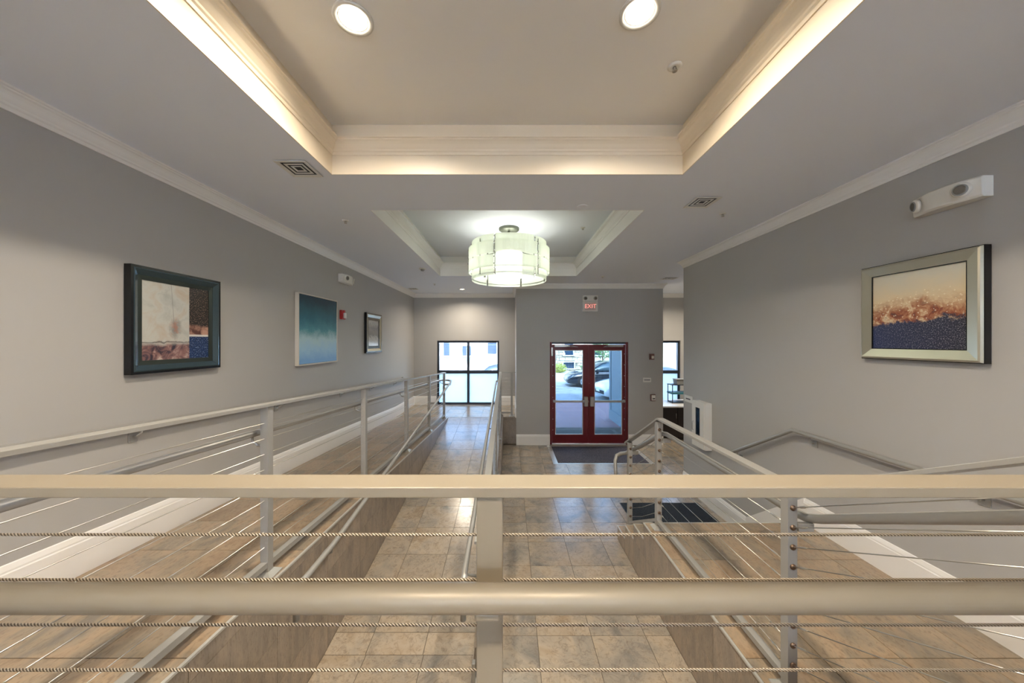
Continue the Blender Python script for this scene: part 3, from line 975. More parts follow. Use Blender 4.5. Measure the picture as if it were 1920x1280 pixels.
# wall handrails
def wall_rail(name, label, pts, wallx, side, brackets, r=0.0215):
    g = thing(name, label, 'handrail', (wallx, pts[len(pts) // 2][1], pts[len(pts) // 2][2] - 0.9))
    part('rail', MB().tube(pts, r, 14), 'rail_grey', g)
    xr = pts[1][0]
    for (y, z) in brackets:
        b_ = MB().tube([(wallx, y, z - 0.085), (wallx + side * 0.03, y, z - 0.085), (xr, y, z - 0.055), (xr, y, z - 0.015)], 0.007, 6)
        bb = part('bracket', b_, 'rail_grey', g)
        part('bracket_plate', MB().box(*sorted((wallx + side * 0.0, wallx + side * 0.008)), y - 0.032, y + 0.032, z - 0.125, z - 0.055), 'rail_grey', bb, 0.003)
xw = -2.69
wall_rail('wall_handrail', 'round silver handrail mounted on the left wall under the pictures',
          [(xw, -0.6, z1(0) + 0.9), (xw, 0.0, z1(0) + 0.9), (xw, YR, ZF + 0.9), (xw, 8.85, ZF + 0.9), (xw - 0.02, 8.92, ZF + 0.9), (XL, 8.93, ZF + 0.9)], XL, 1,
          [(y, z1(y) + 0.9) for y in (1.0, 2.54, 4.1, 5.68, 6.9, 8.3)])
xw = 2.945
wall_rail('wall_handrail', 'bent round silver handrail mounted on the right wall beside the stairs',
          [(XR, 4.98, 0.985), (xw + 0.02, 4.97, 0.985), (xw, 4.90, 0.985), (xw, 4.62, 1.0), (xw, 3.60, 1.567), (xw, 1.72, 1.567), (xw, 0.9, 2.02), (xw, -0.5, 2.02)], XR, -1,
          [(3.42, 1.567), (2.2, 1.567), (4.5, 1.07)])

# ------------------------------------------------------------------ ceiling fittings
def can_light(name, label, x, y, z, watts, r=0.108, group=None):
    g = thing(name, label, 'ceiling light', (x, y, z), group)
    part('trim_ring', MB().lathe([(r * 0.72, 0.0), (r * 0.74, -0.006), (r * 0.9, -0.010), (r, -0.008), (r, 0.0), (r * 0.72, 0.0)], 36, 'z', (x, y, z)), 'white_plastic', g)
    part('baffle', MB().lathe([(r * 0.73, -0.005), (r * 0.70, 0.03), (r * 0.66, 0.031), (r * 0.66, -0.004), (r * 0.73, -0.005)], 32, 'z', (x, y, z)), 'white_plastic', g)
    part('lens', MB().lathe([(0.0, -0.008), (r * 0.3, -0.0075), (r * 0.45, -0.006), (r * 0.56, -0.003), (r * 0.60, 0.002)], 32, 'z', (x, y, z)), 'lamp', g)
    ld = bpy.data.lights.new('lamp_light', 'AREA')
    ld.shape = 'DISK'; ld.size = r * 1.2; ld.energy = watts; ld.color = WARM
    ld.spread = math.radians(152)
    lo_ = bpy.data.objects.new('lamp_light', ld)
    COL.objects.link(lo_); lo_.parent = g; lo_.location = (0, 0, -0.020)
    return g
can_light('recessed_light', 'round recessed ceiling light on the left of the near tray', -0.866, 1.924, ZT, CAN_W)
can_light('recessed_light', 'round recessed ceiling light on the right of the near tray', 0.71, 1.885, ZT, CAN_W)
can_light('recessed_light', 'added recessed fill light behind the viewer, left of the tray', -0.866, -0.9, ZT, CAN_W, group='added fill lights behind the viewer')  # unseen lamp added to brighten the room
can_light('recessed_light', 'added recessed fill light behind the viewer, right of the tray', 0.71, -0.9, ZT, CAN_W, group='added fill lights behind the viewer')  # its unseen twin, also added as fill
can_light('recessed_light', 'small recessed downlight on the ceiling above the far left window', -1.236, 9.15, ZC, 12, 0.075)
can_light('recessed_light', 'added recessed fill light over the office nook, hidden by the right wall', 4.6, 8.5, ZC, 18, 0.09)  # out-of-view lamp added to lighten the nook

def sprinkler(x, y, z, label, r=0.035):
    g = thing('sprinkler', label, 'sprinkler', (x, y, z), None)
    part('escutcheon', MB().lathe([(0.0, -0.001), (r * 0.6, -0.012), (r, -0.004), (r, 0.0)], 20, 'z', (x, y, z)), 'white_plastic', g)
    part('head', MB().lathe([(0.0, -0.034), (0.016, -0.034), (0.017, -0.031), (0.004, -0.030), (0.004, -0.02), (0.009, -0.018), (0.009, -0.006), (0, -0.004)], 10, 'z', (x, y, z)), 'steel', g)
    fr_ = MB().tube([(x - 0.009, y, z - 0.008), (x - 0.014, y, z - 0.02), (x - 0.005, y, z - 0.031)], 0.002, 5)
    fr_.tube([(x + 0.009, y, z - 0.008), (x + 0.014, y, z - 0.02), (x + 0.005, y, z - 0.031)], 0.002, 5)
    part('frame_arm', fr_, 'steel', g)
sprinkler(1.078, 2.256, ZT, 'white ceiling sprinkler in the near tray beside the right light', 0.045)
sprinkler(-1.868, 3.96, ZC, 'ceiling sprinkler left of the chandelier tray')
sprinkler(2.31, 3.75, ZC, 'ceiling sprinkler next to the right air vent')
sprinkler(1.164, 5.46, ZT, 'ceiling sprinkler inside the chandelier tray')
sprinkler(1.99, 7.37, ZC, 'ceiling sprinkler before the door wall')
sprinkler(-1.79, 8.33, ZC, 'ceiling sprinkler over the far landing')
single('cover_plate', MB().lathe([(0.0, -0.005), (0.045, -0.005), (0.05, -0.003), (0.05, 0.0)], 28, 'z', (0.75, 3.55, ZC)), 'ceiling', 'round blank cover plate on the ceiling at the front edge of the chandelier tray', 'cover plate')
g = thing('smoke_detector', 'white smoke detector on the ceiling at the far left corner of the chandelier tray', 'smoke detector', (-1.64, 6.57, ZC))
part('base', MB().lathe([(0.0, -0.018), (0.062, -0.018), (0.068, -0.008), (0.068, 0.0)], 24, 'z', (-1.64, 6.57, ZC)), 'white_plastic', g)
part('sensor', MB().lathe([(0.0, -0.05), (0.028, -0.048), (0.036, -0.03), (0.038, -0.018)], 20, 'z', (-1.64, 6.57, ZC)), 'grey_plastic', g)

def vent(x0, x1, y0, y1, label):
    cx, cy = (x0 + x1) / 2, (y0 + y1) / 2
    g = thing('air_vent', label, 'air vent', (cx, cy, ZC))
    hx, hy = (x1 - x0) / 2, (y1 - y0) / 2
    part('backing', MB().box(x0 + 0.02, x1 - 0.02, y0 + 0.02, y1 - 0.02, ZC - 0.004, ZC - 0.0005), 'black', g)
    for k, (a, b) in enumerate(((1.0, 0.76), (0.62, 0.48), (0.34, 0.0))):
        z1_ = ZC - 0.006
        m_ = MB()
        o_ = [(cx + sx * hx * a, cy + sy * hy * a, ZC - 0.0115 if k == 0 else ZC - 0.0065) for sx, sy in ((-1, -1), (1, -1), (1, 1), (-1, 1))]
        if b:
            i_ = [(cx + sx * hx * b, cy + sy * hy * b, z1_) for sx, sy in ((-1, -1), (1, -1), (1, 1), (-1, 1))]
            i2 = [(p[0], p[1], p[2] + 0.004) for p in i_]
            o2 = [(p[0], p[1], p[2] + 0.004) for p in o_]
            m_.add(o_ + i_ + i2 + o2, [(j, (j + 1) % 4, 4 + (j + 1) % 4, 4 + j) for j in range(4)] + [(4 + j, 4 + (j + 1) % 4, 8 + (j + 1) % 4, 8 + j) for j in range(4)]
                   + [(8 + j, 8 + (j + 1) % 4, 12 + (j + 1) % 4, 12 + j) for j in range(4)] + [(12 + j, 12 + (j + 1) % 4, (j + 1) % 4, j) for j in range(4)])
        else:
            m_.add(o_ + [(cx, cy, z1_ + 0.006)] + [(p[0], p[1], p[2] + 0.004) for p in o_],
                   [(j, (j + 1) % 4, 4) for j in range(4)] + [(5, 6, 7, 8)] + [(j, (j + 1) % 4, 5 + (j + 1) % 4, 5 + j) for j in range(4)])
        part('frame' if k == 0 else 'louvre', m_, 'white_plastic', g)
vent(-1.80, -1.555, 2.64, 2.90, 'square white ceiling air vent left of the near tray')
vent(1.79, 2.035, 3.305, 3.57, 'square white ceiling air vent right of the chandelier tray')
vent(3.36, 3.66, 7.48, 7.72, 'square ceiling air vent over the office nook')
vent(-2.62, -2.40, 8.98, 9.2, 'square ceiling air vent in the far left corner')

# ------------------------------------------------------------------ chandelier
CX, CY = 0.0, 5.49
g = thing('chandelier', 'round tiered drum chandelier of frosted glass panels', 'chandelier', (CX, CY, 3.44))
part('canopy', MB().lathe([(0.0, ZT - 0.05), (0.13, ZT - 0.05), (0.16, ZT - 0.03), (0.16, ZT)], 36, 'z', (CX, CY, 0)), 'canopy', g)
part('stem', MB().lathe([(0.02, 3.90), (0.02, ZT - 0.05)], 12, 'z', (CX, CY, 0)), 'canopy', g)
part('diffuser', MB().lathe([(0.0, 3.50), (0.20, 3.50), (0.21, 3.52), (0.21, 3.88), (0.20, 3.89), (0.0, 3.89)], 40, 'z', (CX, CY, 0)), 'drum_glow', g)
part('bottom_ring', MB().lathe([(0.570, 3.475), (0.578, 3.475), (0.578, 3.482), (0.570, 3.482), (0.570, 3.475)], 56, 'z', (CX, CY, 0)), 'canopy', g)
spk = MB()
for k in range(4):
    a = PI / 4 + k * PI / 2
    spk.tube([(CX + 0.03 * math.cos(a), CY + 0.03 * math.sin(a), 3.95), (CX + 0.60 * math.cos(a), CY + 0.60 * math.sin(a), 3.95)], 0.006, 6)
    spk.tube([(CX + 0.60 * math.cos(a), CY + 0.60 * math.sin(a), 3.99), (CX + 0.60 * math.cos(a), CY + 0.60 * math.sin(a), 3.47)], 0.006, 6)
part('spider', spk, 'canopy', g)
def curved(r, z0, z1_, a0, a1, n=14, th=0.005):
    m_ = MB()
    vs_ = []
    for k in range(n + 1):
        a = a0 + (a1 - a0) * k / n
        for rr in (r, r + th):
            for z in (z0, z1_):
                vs_.append((CX + rr * math.cos(a), CY + rr * math.sin(a), z))
    fs_ = []
    for k in range(n):
        o_ = 4 * k
        fs_ += [(o_, o_ + 1, o_ + 5, o_ + 4), (o_ + 2, o_ + 6, o_ + 7, o_ + 3), (o_, o_ + 4, o_ + 6, o_ + 2), (o_ + 1, o_ + 3, o_ + 7, o_ + 5)]
    m_.add(vs_, fs_, False)
    m_.f += [(0, 2, 3, 1), (4 * n, 4 * n + 1, 4 * n + 3, 4 * n + 2)]
    m_.smooth += [False, False]
    return m_
for (r, za, zb, ph) in ((0.583, 3.44, 3.575, 0.0), (0.632, 3.555, 3.722, 0.05), (0.632, 3.746, 3.93, 0.05), (0.583, 3.905, 4.03, 0.0)):
    for k in range(6):
        a0 = -PI / 2 - 0.36 + ph * 0.5 + k * PI / 3
        pn = part('glass_panel', curved(r, za, zb, a0 + 0.022, a0 + PI / 3 - 0.022, 12), 'opal', g)
        cl = MB()
        for zc in (za + 0.035, zb - 0.035):
            cl.lathe([(0.0, zc - 0.008), (0.011, zc - 0.008), (0.011, zc + 0.008), (0.0, zc + 0.008)], 8, 'z',
                     (CX + (r + 0.008) * math.cos(a0), CY + (r + 0.008) * math.sin(a0), 0))
        part('clip', cl, 'chrome', pn)
    if ph:
        pass
for k in range(6):
    a0 = -PI / 2 - 0.36 + k * PI / 3
    part('upright', MB().tube([(CX + 0.572 * math.cos(a0), CY + 0.572 * math.sin(a0), 3.45), (CX + 0.572 * math.cos(a0), CY + 0.572 * math.sin(a0), 4.02)], 0.006, 6), 'canopy', g)
for k in range(3):
    a = PI / 2 + k * 2 * PI / 3
    ld = bpy.data.lights.new('chandelier_bulb', 'POINT')
    ld.energy = 1.0; ld.color = (1.0, 0.98, 0.88); ld.shadow_soft_size = 0.05
    lo_ = bpy.data.objects.new('chandelier_bulb', ld); COL.objects.link(lo_); lo_.parent = g
    lo_.location = (0.40 * math.cos(a), 0.40 * math.sin(a), 0.28)

# ------------------------------------------------------------------ pictures
def paint_coords(t, flip):
    s = t.sep(t.coord('Generated'))
    u = t.math('SUBTRACT', 1.0, s[1]) if flip else s[1]
    return u, s[2], t.comb(u, s[2], 0.0)
def mat_paint1():
    t = NT('abstract_canvas_pale_and_navy')
    u, v, p = paint_coords(t, False)
    n = t.noise(p, 4, 6, 0.6, 0.5); f = t.noise(p, 62, 2, 0.8)
    pale = t.ramp(n, [(0.3, srgb(186, 172, 154)), (0.5, srgb(192, 193, 186)), (0.7, srgb(168, 170, 164))])
    pink = t.ramp(t.noise(p, 7, 6, 0.65, 1.0), [(0.38, srgb(54, 50, 66)), (0.52, srgb(140, 104, 100)), (0.68, srgb(200, 182, 170))])
    vv = t.math('ADD', v, t.math('MULTIPLY', t.math('SUBTRACT', n, 0.5), 0.12))
    left = t.mix(t.step(vv, 0.20, 0.03), pink, pale)
    d2 = t.math('ADD', t.math('MULTIPLY', t.math('POWER', t.math('SUBTRACT', u, 0.46), 2.0), 2.2), t.math('POWER', t.math('SUBTRACT', v, 0.42), 2.0))
    blot = t.math('SUBTRACT', 1.0, t.step(t.math('ADD', d2, t.math('MULTIPLY', t.noise(p, 9, 5, 0.7, 0.8), 0.045)), 0.034, 0.016))
    left = t.mix(t.math('MULTIPLY', blot, 0.75), left, t.mix(t.step(t.noise(p, 12, 4), 0.52, 0.05), srgb(120, 116, 116), srgb(150, 86, 62)))
    line = t.math('SUBTRACT', 1.0, t.math('MULTIPLY', t.math('ABSOLUTE', t.math('SUBTRACT', vv, 0.225)), 70.0), clamp=True)
    left = t.mix(t.math('MULTIPLY', line, 0.8), left, srgb(52, 46, 52))
    crack = t.math('SUBTRACT', 1.0, t.math('MULTIPLY', t.math('ABSOLUTE', t.math('SUBTRACT', t.math('ADD', u, t.math('MULTIPLY', v, 0.08)), 0.48)), 200.0), clamp=True)
    left = t.mix(t.math('MULTIPLY', t.math('MULTIPLY', crack, t.step(v, 0.45, 0.02)), 0.7), left, srgb(90, 80, 76))
    dark = t.ramp(f, [(0.50, srgb(30, 27, 30)), (0.58, srgb(70, 58, 54)), (0.66, srgb(176, 150, 128))])
    navy = t.ramp(f, [(0.48, srgb(14, 36, 78)), (0.60, srgb(48, 80, 132)), (0.68, srgb(210, 218, 232))])
    rust = t.ramp(t.noise(p, 9, 5), [(0.4, srgb(92, 58, 52)), (0.6, srgb(190, 148, 128))])
    right = t.mix(t.step(vv, 0.46, 0.03), rust, dark)
    right = t.mix(t.step(v, 0.335, 0.012), srgb(222, 220, 216), right)
    right = t.mix(t.step(v, 0.31, 0.008), navy, right)
    return t.pbr(t.mix(t.step(u, 0.675, 0.004), left, right), 0.35)
def mat_paint2():
    t = NT('teal_gradient_canvas')
    u, v, p = paint_coords(t, False)
    n = t.noise(p, 5, 7, 0.65, 0.3); f = t.noise(p, 60, 3, 0.7)
    vv = t.math('ADD', t.math('ADD', v, t.math('MULTIPLY', t.math('SUBTRACT', n, 0.5), 0.28)), t.math('MULTIPLY', t.math('SUBTRACT', f, 0.5), 0.12))
    c = t.ramp(vv, [(0.04, srgb(120, 170, 222)), (0.2, srgb(158, 198, 226)), (0.36, srgb(176, 208, 216)), (0.5, srgb(70, 142, 158)), (0.66, srgb(30, 108, 128)), (0.95, srgb(16, 58, 78))])
    return t.pbr(c, 0.4, 0, t.bump(f, 0.2, 0.002))
def mat_paint3():
    t = NT('grey_mist_print')
    u, v, p = paint_coords(t, False)
    n = t.noise(p, 9, 6, 0.7, 0.8)
    vv = t.math('ADD', v, t.math('MULTIPLY', t.math('SUBTRACT', n, 0.5), 0.35))
    return t.pbr(t.ramp(vv, [(0.1, srgb(226, 228, 230)), (0.28, srgb(196, 200, 202)), (0.42, srgb(120, 126, 134)), (0.7, srgb(92, 98, 108)), (0.95, srgb(140, 146, 154))]), 0.15)
def mat_paint4():
    t = NT('amber_and_navy_canvas')
    u, v, p = paint_coords(t, True)
    n = t.noise(p, 4, 7, 0.68, 0.9); f = t.noise(p, 75, 2, 0.8); q = t.noise(p, 8, 6, 0.7, 0.6)
    skyc = t.ramp(t.math('ADD', v, t.math('MULTIPLY', t.math('SUBTRACT', n, 0.5), 0.3)), [(0.45, srgb(206, 176, 136)), (0.65, srgb(214, 194, 158)), (0.95, srgb(196, 192, 176))])
    hgt = t.math('ADD', v, t.math('ADD', t.math('MULTIPLY', t.math('SUBTRACT', n, 0.5), 0.42), t.math('MULTIPLY', t.math('ABSOLUTE', t.math('SUBTRACT', u, 0.56)), 0.20)))
    band = t.ramp(q, [(0.3, srgb(72, 60, 62)), (0.42, srgb(140, 74, 48)), (0.52, srgb(176, 126, 92)), (0.6, srgb(214, 194, 160)), (0.7, srgb(160, 142, 122))])
    c = t.mix(t.step(hgt, 0.64, 0.12), band, skyc)
    spots = t.node('ShaderNodeTexVoronoi'); t.put(spots.inputs['Vector'], p); spots.inputs['Scale'].default_value = 26
    sp = t.math('MULTIPLY', t.math('SUBTRACT', 1.0, t.step(spots.outputs['Distance'], 0.22, 0.06)), t.math('MULTIPLY', t.step(hgt, 0.40, 0.05), t.math('SUBTRACT', 1.0, t.step(hgt, 0.76, 0.05))))
    c = t.mix(t.math('MULTIPLY', sp, 0.7), c, srgb(232, 222, 196))
    navy = t.ramp(f, [(0.46, srgb(28, 30, 46)), (0.57, srgb(64, 64, 82)), (0.66, srgb(176, 172, 178))])
    navy = t.mix(t.math('MULTIPLY', t.math('SUBTRACT', 1.0, u), 0.45), navy, srgb(36, 58, 112))
    lowv = t.math('ADD', v, t.math('ADD', t.math('MULTIPLY', t.math('SUBTRACT', n, 0.5), 0.30), t.math('MULTIPLY', t.math('SUBTRACT', q, 0.5), 0.16)))
    lowv = t.math('SUBTRACT', lowv, t.math('MULTIPLY', u, 0.07))
    c = t.mix(t.step(lowv, 0.325, 0.025), navy, c)
    return t.pbr(c, 0.35, 0, t.bump(f, 0.15, 0.001))
M['frame_blue'] = plain('dark_glossy_frame', srgb(22, 24, 28), 0.25, 0.2)
M['frame_steelblue'] = plain('blue_grey_metal_leaf', srgb(92, 112, 122), 0.2, 0.85, bump=0.05)
M['frame_liner'] = plain('olive_black_liner', srgb(62, 70, 66), 0.3, 0.5)
M['frame_silver'] = plain('silver_leaf_frame', srgb(198, 194, 176), 0.3, 0.8, bump=0.05)
M['frame_white'] = plain('pale_float_frame', srgb(214, 208, 196), 0.45)
def frame_sides(parent, name, wallx, side, y0, y1, za, zb, prof, mat):
    """four mitred sides. prof: (inset from outer edge, depth from wall) closed loop"""
    cor = [(y0, za), (y1, za), (y1, zb), (y0, zb)]
    sg = [(1, 1), (-1, 1), (-1, -1), (1, -1)]
    n_ = len(prof)
    for i in range(4):
        j = (i + 1) % 4
        vs_ = [(wallx + side * d, cor[i][0] + sg[i][0] * q, cor[i][1] + sg[i][1] * q) for q, d in prof]
        vs_ += [(wallx + side * d, cor[j][0] + sg[j][0] * q, cor[j][1] + sg[j][1] * q) for q, d in prof]
        fs_ = [(k, (k + 1) % n_, n_ + (k + 1) % n_, n_ + k) for k in range(n_)] + [tuple(range(n_)), tuple(range(n_, 2 * n_))]
        part(name, MB().add(vs_, fs_), mat, parent)
def picture(label, wallx, side, y0, y1, za, zb, layers, canvas, inset, depth):
    g = thing('framed_picture', label, 'picture', (wallx, (y0 + y1) / 2, za))
    for (nm, prof, mat) in layers:
        frame_sides(g, nm, wallx, side, y0, y1, za, zb, prof, mat)
    xs = sorted((wallx + side * 0.006, wallx + side * depth))
    part('canvas', MB().box(xs[0], xs[1], y0 + inset, y1 - inset, za + inset, zb - inset), canvas, g)
    part('backing', MB().box(*sorted((wallx + side * 0.001, wallx + side * 0.006)), y0 + 0.015, y1 - 0.015, za + 0.015, zb - 0.015), 'black', g)
    return g
picture('abstract painting in a deep blue-black frame, nearest on the left wall', XL, 1, 2.48, 3.25, 2.245, 3.045,
        [('frame_side', [(0.0, 0.004), (0.0, 0.055), (0.028, 0.055), (0.032, 0.004)], 'frame_blue'),
         ('frame_bevel', [(0.018, 0.0555), (0.026, 0.058), (0.064, 0.036), (0.064, 0.006), (0.034, 0.006)], 'frame_steelblue'),
         ('liner', [(0.064, 0.006), (0.064, 0.034), (0.098, 0.030), (0.098, 0.006)], 'frame_liner')],
        mat_paint1(), 0.096, 0.024)
picture('large teal to white gradient canvas in a thin pale frame on the left wall', XL, 1, 4.46, 5.47, 2.17, 3.125,
        [('frame_side', [(0.0, 0.003), (0.0, 0.052), (0.014, 0.052), (0.014, 0.003)], 'frame_white')], mat_paint2(), 0.018, 0.046)
picture('small grey print in a black frame, farthest on the left wall', XL, 1, 6.60, 7.38, 2.26, 3.045,
        [('frame_side', [(0.0, 0.004), (0.0, 0.05), (0.04, 0.05), (0.05, 0.004)], 'frame_blue'),
         ('frame_bevel', [(0.03, 0.051), (0.04, 0.053), (0.085, 0.035), (0.085, 0.006), (0.05, 0.006)], 'frame_silver'),
         ('liner', [(0.085, 0.006), (0.085, 0.033), (0.14, 0.03), (0.14, 0.006)], 'frame_blue')], mat_paint3(), 0.138, 0.026)
picture('amber and navy abstract painting in a wide silver frame on the right wall', XR, -1, 2.168, 2.925, 2.345, 3.095,
        [('frame_side', [(0.0, 0.003), (0.0, 0.045), (0.012, 0.045), (0.012, 0.003)], 'frame_blue'),
         ('frame_bevel', [(0.004, 0.0455), (0.010, 0.060), (0.020, 0.064), (0.082, 0.048), (0.082, 0.006), (0.012, 0.006)], 'frame_silver'),
         ('liner', [(0.082, 0.006), (0.082, 0.047), (0.088, 0.047), (0.088, 0.006)], 'frame_blue')], mat_paint4(), 0.087, 0.040)

# ------------------------------------------------------------------ wall devices
def emergency(label, wallx, side, y0, y1, zc, hh=0.068, dp=0.105):
    g = thing('emergency_light', label, 'emergency light', (wallx, (y0 + y1) / 2, zc - hh))
    n_ = 12
    vs_ = []
    for k in range(n_ + 1):
        s_ = k / n_
        y = y0 + (y1 - y0) * s_
        d = dp * (0.72 + 0.28 * math.sin(PI * min(1, s_ * 1.05))) * (1 - 0.35 * max(0, s_ - 0.7) / 0.3)
        top = hh * (1.0 - 0.10 * (2 * s_ - 1) ** 2); bot = -hh * (1.0 - 0.05 * (2 * s_ - 1) ** 2)
        for (dd, zz) in ((0.0, top), (d * 0.82, top), (d, top * 0.82), (d * 0.93, bot * 0.8), (d * 0.80, bot), (0.0, bot)):
            vs_.append((wallx + side * dd, y, zc + zz))
    fs_ = []
    for k in range(n_):
        for q in range(6):
            fs_.append((k * 6 + q, k * 6 + (q + 1) % 6, k * 6 + 6 + (q + 1) % 6, k * 6 + 6 + q))
    fs_ += [tuple(range(6)), tuple(n_ * 6 + q for q in range(6))]
    part('housing', MB().add(vs_, fs_), 'white_plastic', g, 0.002)
    for (yy, ay) in ((y0 + 0.08, -0.30), (y1 - 0.045, 0.5)):
        x_ = wallx + side * dp * (0.84 if ay < 0 else 0.60)
        dvec = Vector((side, ay, -0.12)).normalized()
        c = Vector((x_, yy, zc + 0.004))
        b_ = part('lamp_bezel', MB().tube([c, c + dvec * 0.018, c + dvec * 0.026], [0.046, 0.046, 0.038], 24), 'white_plastic', g)
        part('lamp_lens', MB().tube([c + dvec * 0.02, c + dvec * 0.0275, c + dvec * 0.031], [0.034, 0.034, 0.022], 20), 'lens', b_)
        part('lens_ring', MB().tube([c + dvec * 0.024, c + dvec * 0.029], [0.038, 0.035], 20), 'grey_plastic', b_)
emergency('white twin-lamp emergency light high on the right wall', XR, -1, 2.16, 2.55, 3.46, 0.07, 0.11)
emergency('white twin-lamp emergency light high on the left wall', XL, 1, 5.60, 6.02, 3.52, 0.07, 0.11)

def text_mesh(parent, name, s, size, mat, mtx, depth=0.0015):
    cu = bpy.data.curves.new(name, 'FONT')
    cu.body = s; cu.size = size; cu.align_x = 'CENTER'; cu.align_y = 'CENTER'; cu.extrude = depth
    to = bpy.data.objects.new(name + '_tmp', cu)
    COL.objects.link(to)
    dg = bpy.context.evaluated_depsgraph_get()
    me = bpy.data.meshes.new_from_object(to.evaluated_get(dg))
    bpy.data.objects.remove(to)
    me.transform(mtx)
    me.materials.clear(); me.materials.append(M[mat])
    o = bpy.data.objects.new(name, me); COL.objects.link(o); o.parent = parent
    return o
M['exit_red'] = emit('exit_letters_glow', srgb(236, 140, 130)[:3], 0.42)
M['exit_face'] = plain('exit_face', srgb(218, 196, 188), 0.4)
ex0, ex1, ez0, ez1 = 1.762, 2.118, 3.205, 3.585
g = thing('exit_sign', 'white exit sign with two lamp heads on the wall above the red doors', 'exit sign', (1.94, YV, ez0))
part('housing', MB().box(ex0, ex1, YV - 0.06, YV, ez0, ez1 - 0.145), 'white_plastic', g, 0.006)
part('lamp_housing', MB().box(ex0, ex1, YV - 0.07, YV, ez1 - 0.14, ez1), 'white_plastic', g, 0.008)
for x in (ex0 + 0.06, ex1 - 0.06):
    h_ = part('lamp_head', MB().lathe([(0.0, -0.095), (0.034, -0.093), (0.045, -0.085), (0.047, -0.06)], 20, 'y', (x, YV, ez1 - 0.07)), 'grey_plastic', g)
    part('lamp_lens', MB().lathe([(0.0, -0.098), (0.026, -0.097), (0.030, -0.092)], 16, 'y', (x, YV, ez1 - 0.07)), 'lens', h_)
part('face', MB().box(ex0 + 0.05, ex1 - 0.05, YV - 0.063, YV - 0.059, ez0 + 0.03, ez1 - 0.165), 'exit_face', g)
text_mesh(g, 'lettering', 'EXIT', 0.135, 'exit_red', Matrix.Translation((0, -0.0655, 0.118)) @ Matrix.Rotation(PI / 2, 4, 'X'))

def onwall_y(px, py, Y=YV):
    return ((px - 954.5) * Y / 650, EYE - (py - 640) * Y / 650)
# strobe
x, z = onwall_y(1221.5, 668.5)
g = thing('alarm_strobe', 'small dark red alarm strobe right of the red doors', 'alarm', (x, YV, z))
part('housing', MB().box(x - 0.058, x + 0.058, YV - 0.035, YV, z - 0.07, z + 0.07), 'brown_plastic', g, 0.006)
part('flash_lens', MB().frustum(x - 0.01, x + 0.05, -0.045, 0.03, 0, 0.02, 0.012).__class__().box(x - 0.015, x + 0.045, YV - 0.052, YV - 0.034, z - 0.045, z + 0.02), 'white_plastic', g, 0.008)
sl = MB()
for k in range(5):
    sl.box(x - 0.048, x - 0.022, YV - 0.038, YV - 0.034, z - 0.045 + k * 0.02, z - 0.036 + k * 0.02)
part('grille_slot', sl, 'black', g)
# sign plate
x, z = onwall_y(1213, 712)
g = thing('door_sign', 'small white rectangular sign plate right of the red doors', 'sign', (x, YV, z))
part('plate', MB().box(x - 0.098, x + 0.098, YV - 0.012, YV, z - 0.055, z + 0.055), 'white_plastic', g, 0.003)
part('insert', MB().box(x - 0.072, x + 0.072, YV - 0.0135, YV - 0.0118, z - 0.014, z + 0.016), 'grey_plastic', g)
# pull station
x, z = onwall_y(1223.5, 745)
g = thing('pull_station', 'small fire alarm pull station low on the wall right of the red doors', 'alarm', (x, YV, z))
part('housing', MB().box(x - 0.058, x + 0.058, YV - 0.04, YV, z - 0.078, z + 0.078), 'brown_plastic', g, 0.006)
part('cover', MB().box(x - 0.04, x + 0.052, YV - 0.046, YV - 0.039, z - 0.062, z + 0.062), 'white_plastic', g, 0.004)
part('handle', MB().box(x - 0.018, x + 0.04, YV - 0.055, YV - 0.045, z - 0.03, z - 0.008), 'black', g, 0.003)

# fire alarm on left wall
yy, zz = 5.70, 2.925
g = thing('fire_alarm', 'red fire alarm horn strobe beside the teal canvas on the left wall', 'alarm', (XL, yy, zz))
part('housing', MB().box(XL, XL + 0.045, yy - 0.06, yy + 0.06, zz - 0.075, zz + 0.075), 'red_plastic', g, 0.006)
part('flash_lens', MB().box(XL + 0.045, XL + 0.075, yy - 0.03, yy + 0.04, zz - 0.06, zz + 0.03), 'white_plastic', g, 0.01)
part('horn', MB().lathe([(0.028, 0.0), (0.028, 0.008), (0.02, 0.010), (0.0, 0.006)], 14, 'x', (XL + 0.045, yy, zz + 0.05)), 'red_plastic', g)

# fire extinguisher cabinet on right wall
y0, y1, za, zb, dp = 5.16, 5.50, 0.86, 1.56, 0.105
g = thing('extinguisher_cabinet', 'white fire extinguisher cabinet with a narrow glass door on the right wall', 'cabinet', (XR, (y0 + y1) / 2, za))
bx_ = MB()
bx_.box(XR - dp, XR, y0, y0 + 0.012, za, zb); bx_.box(XR - dp, XR, y1 - 0.012, y1, za, zb)
bx_.box(XR - dp, XR, y0 + 0.012, y1 - 0.012, za, za + 0.012); bx_.box(XR - dp, XR, y0 + 0.012, y1 - 0.012, zb - 0.012, zb)
bx_.box(XR - 0.004, XR, y0 + 0.012, y1 - 0.012, za + 0.012, zb - 0.012)
part('body', bx_, 'white_plastic', g)
xd = XR - dp
d_ = MB()
ga, gb, gz0, gz1 = y0 + 0.115, y1 - 0.105, za + 0.17, zb - 0.09
d_.box(xd - 0.018, xd, y0 + 0.008, ga, za + 0.008, zb - 0.008); d_.box(xd - 0.018, xd, gb, y1 - 0.008, za + 0.008, zb - 0.008)
d_.box(xd - 0.018, xd, ga, gb, za + 0.008, gz0); d_.box(xd - 0.018, xd, ga, gb, gz1, zb - 0.008)
dd_ = part('door', d_, 'white_plastic', g)
part('glass', MB().box(xd - 0.011, xd - 0.007, ga, gb, gz0, gz1), 'glass', dd_)
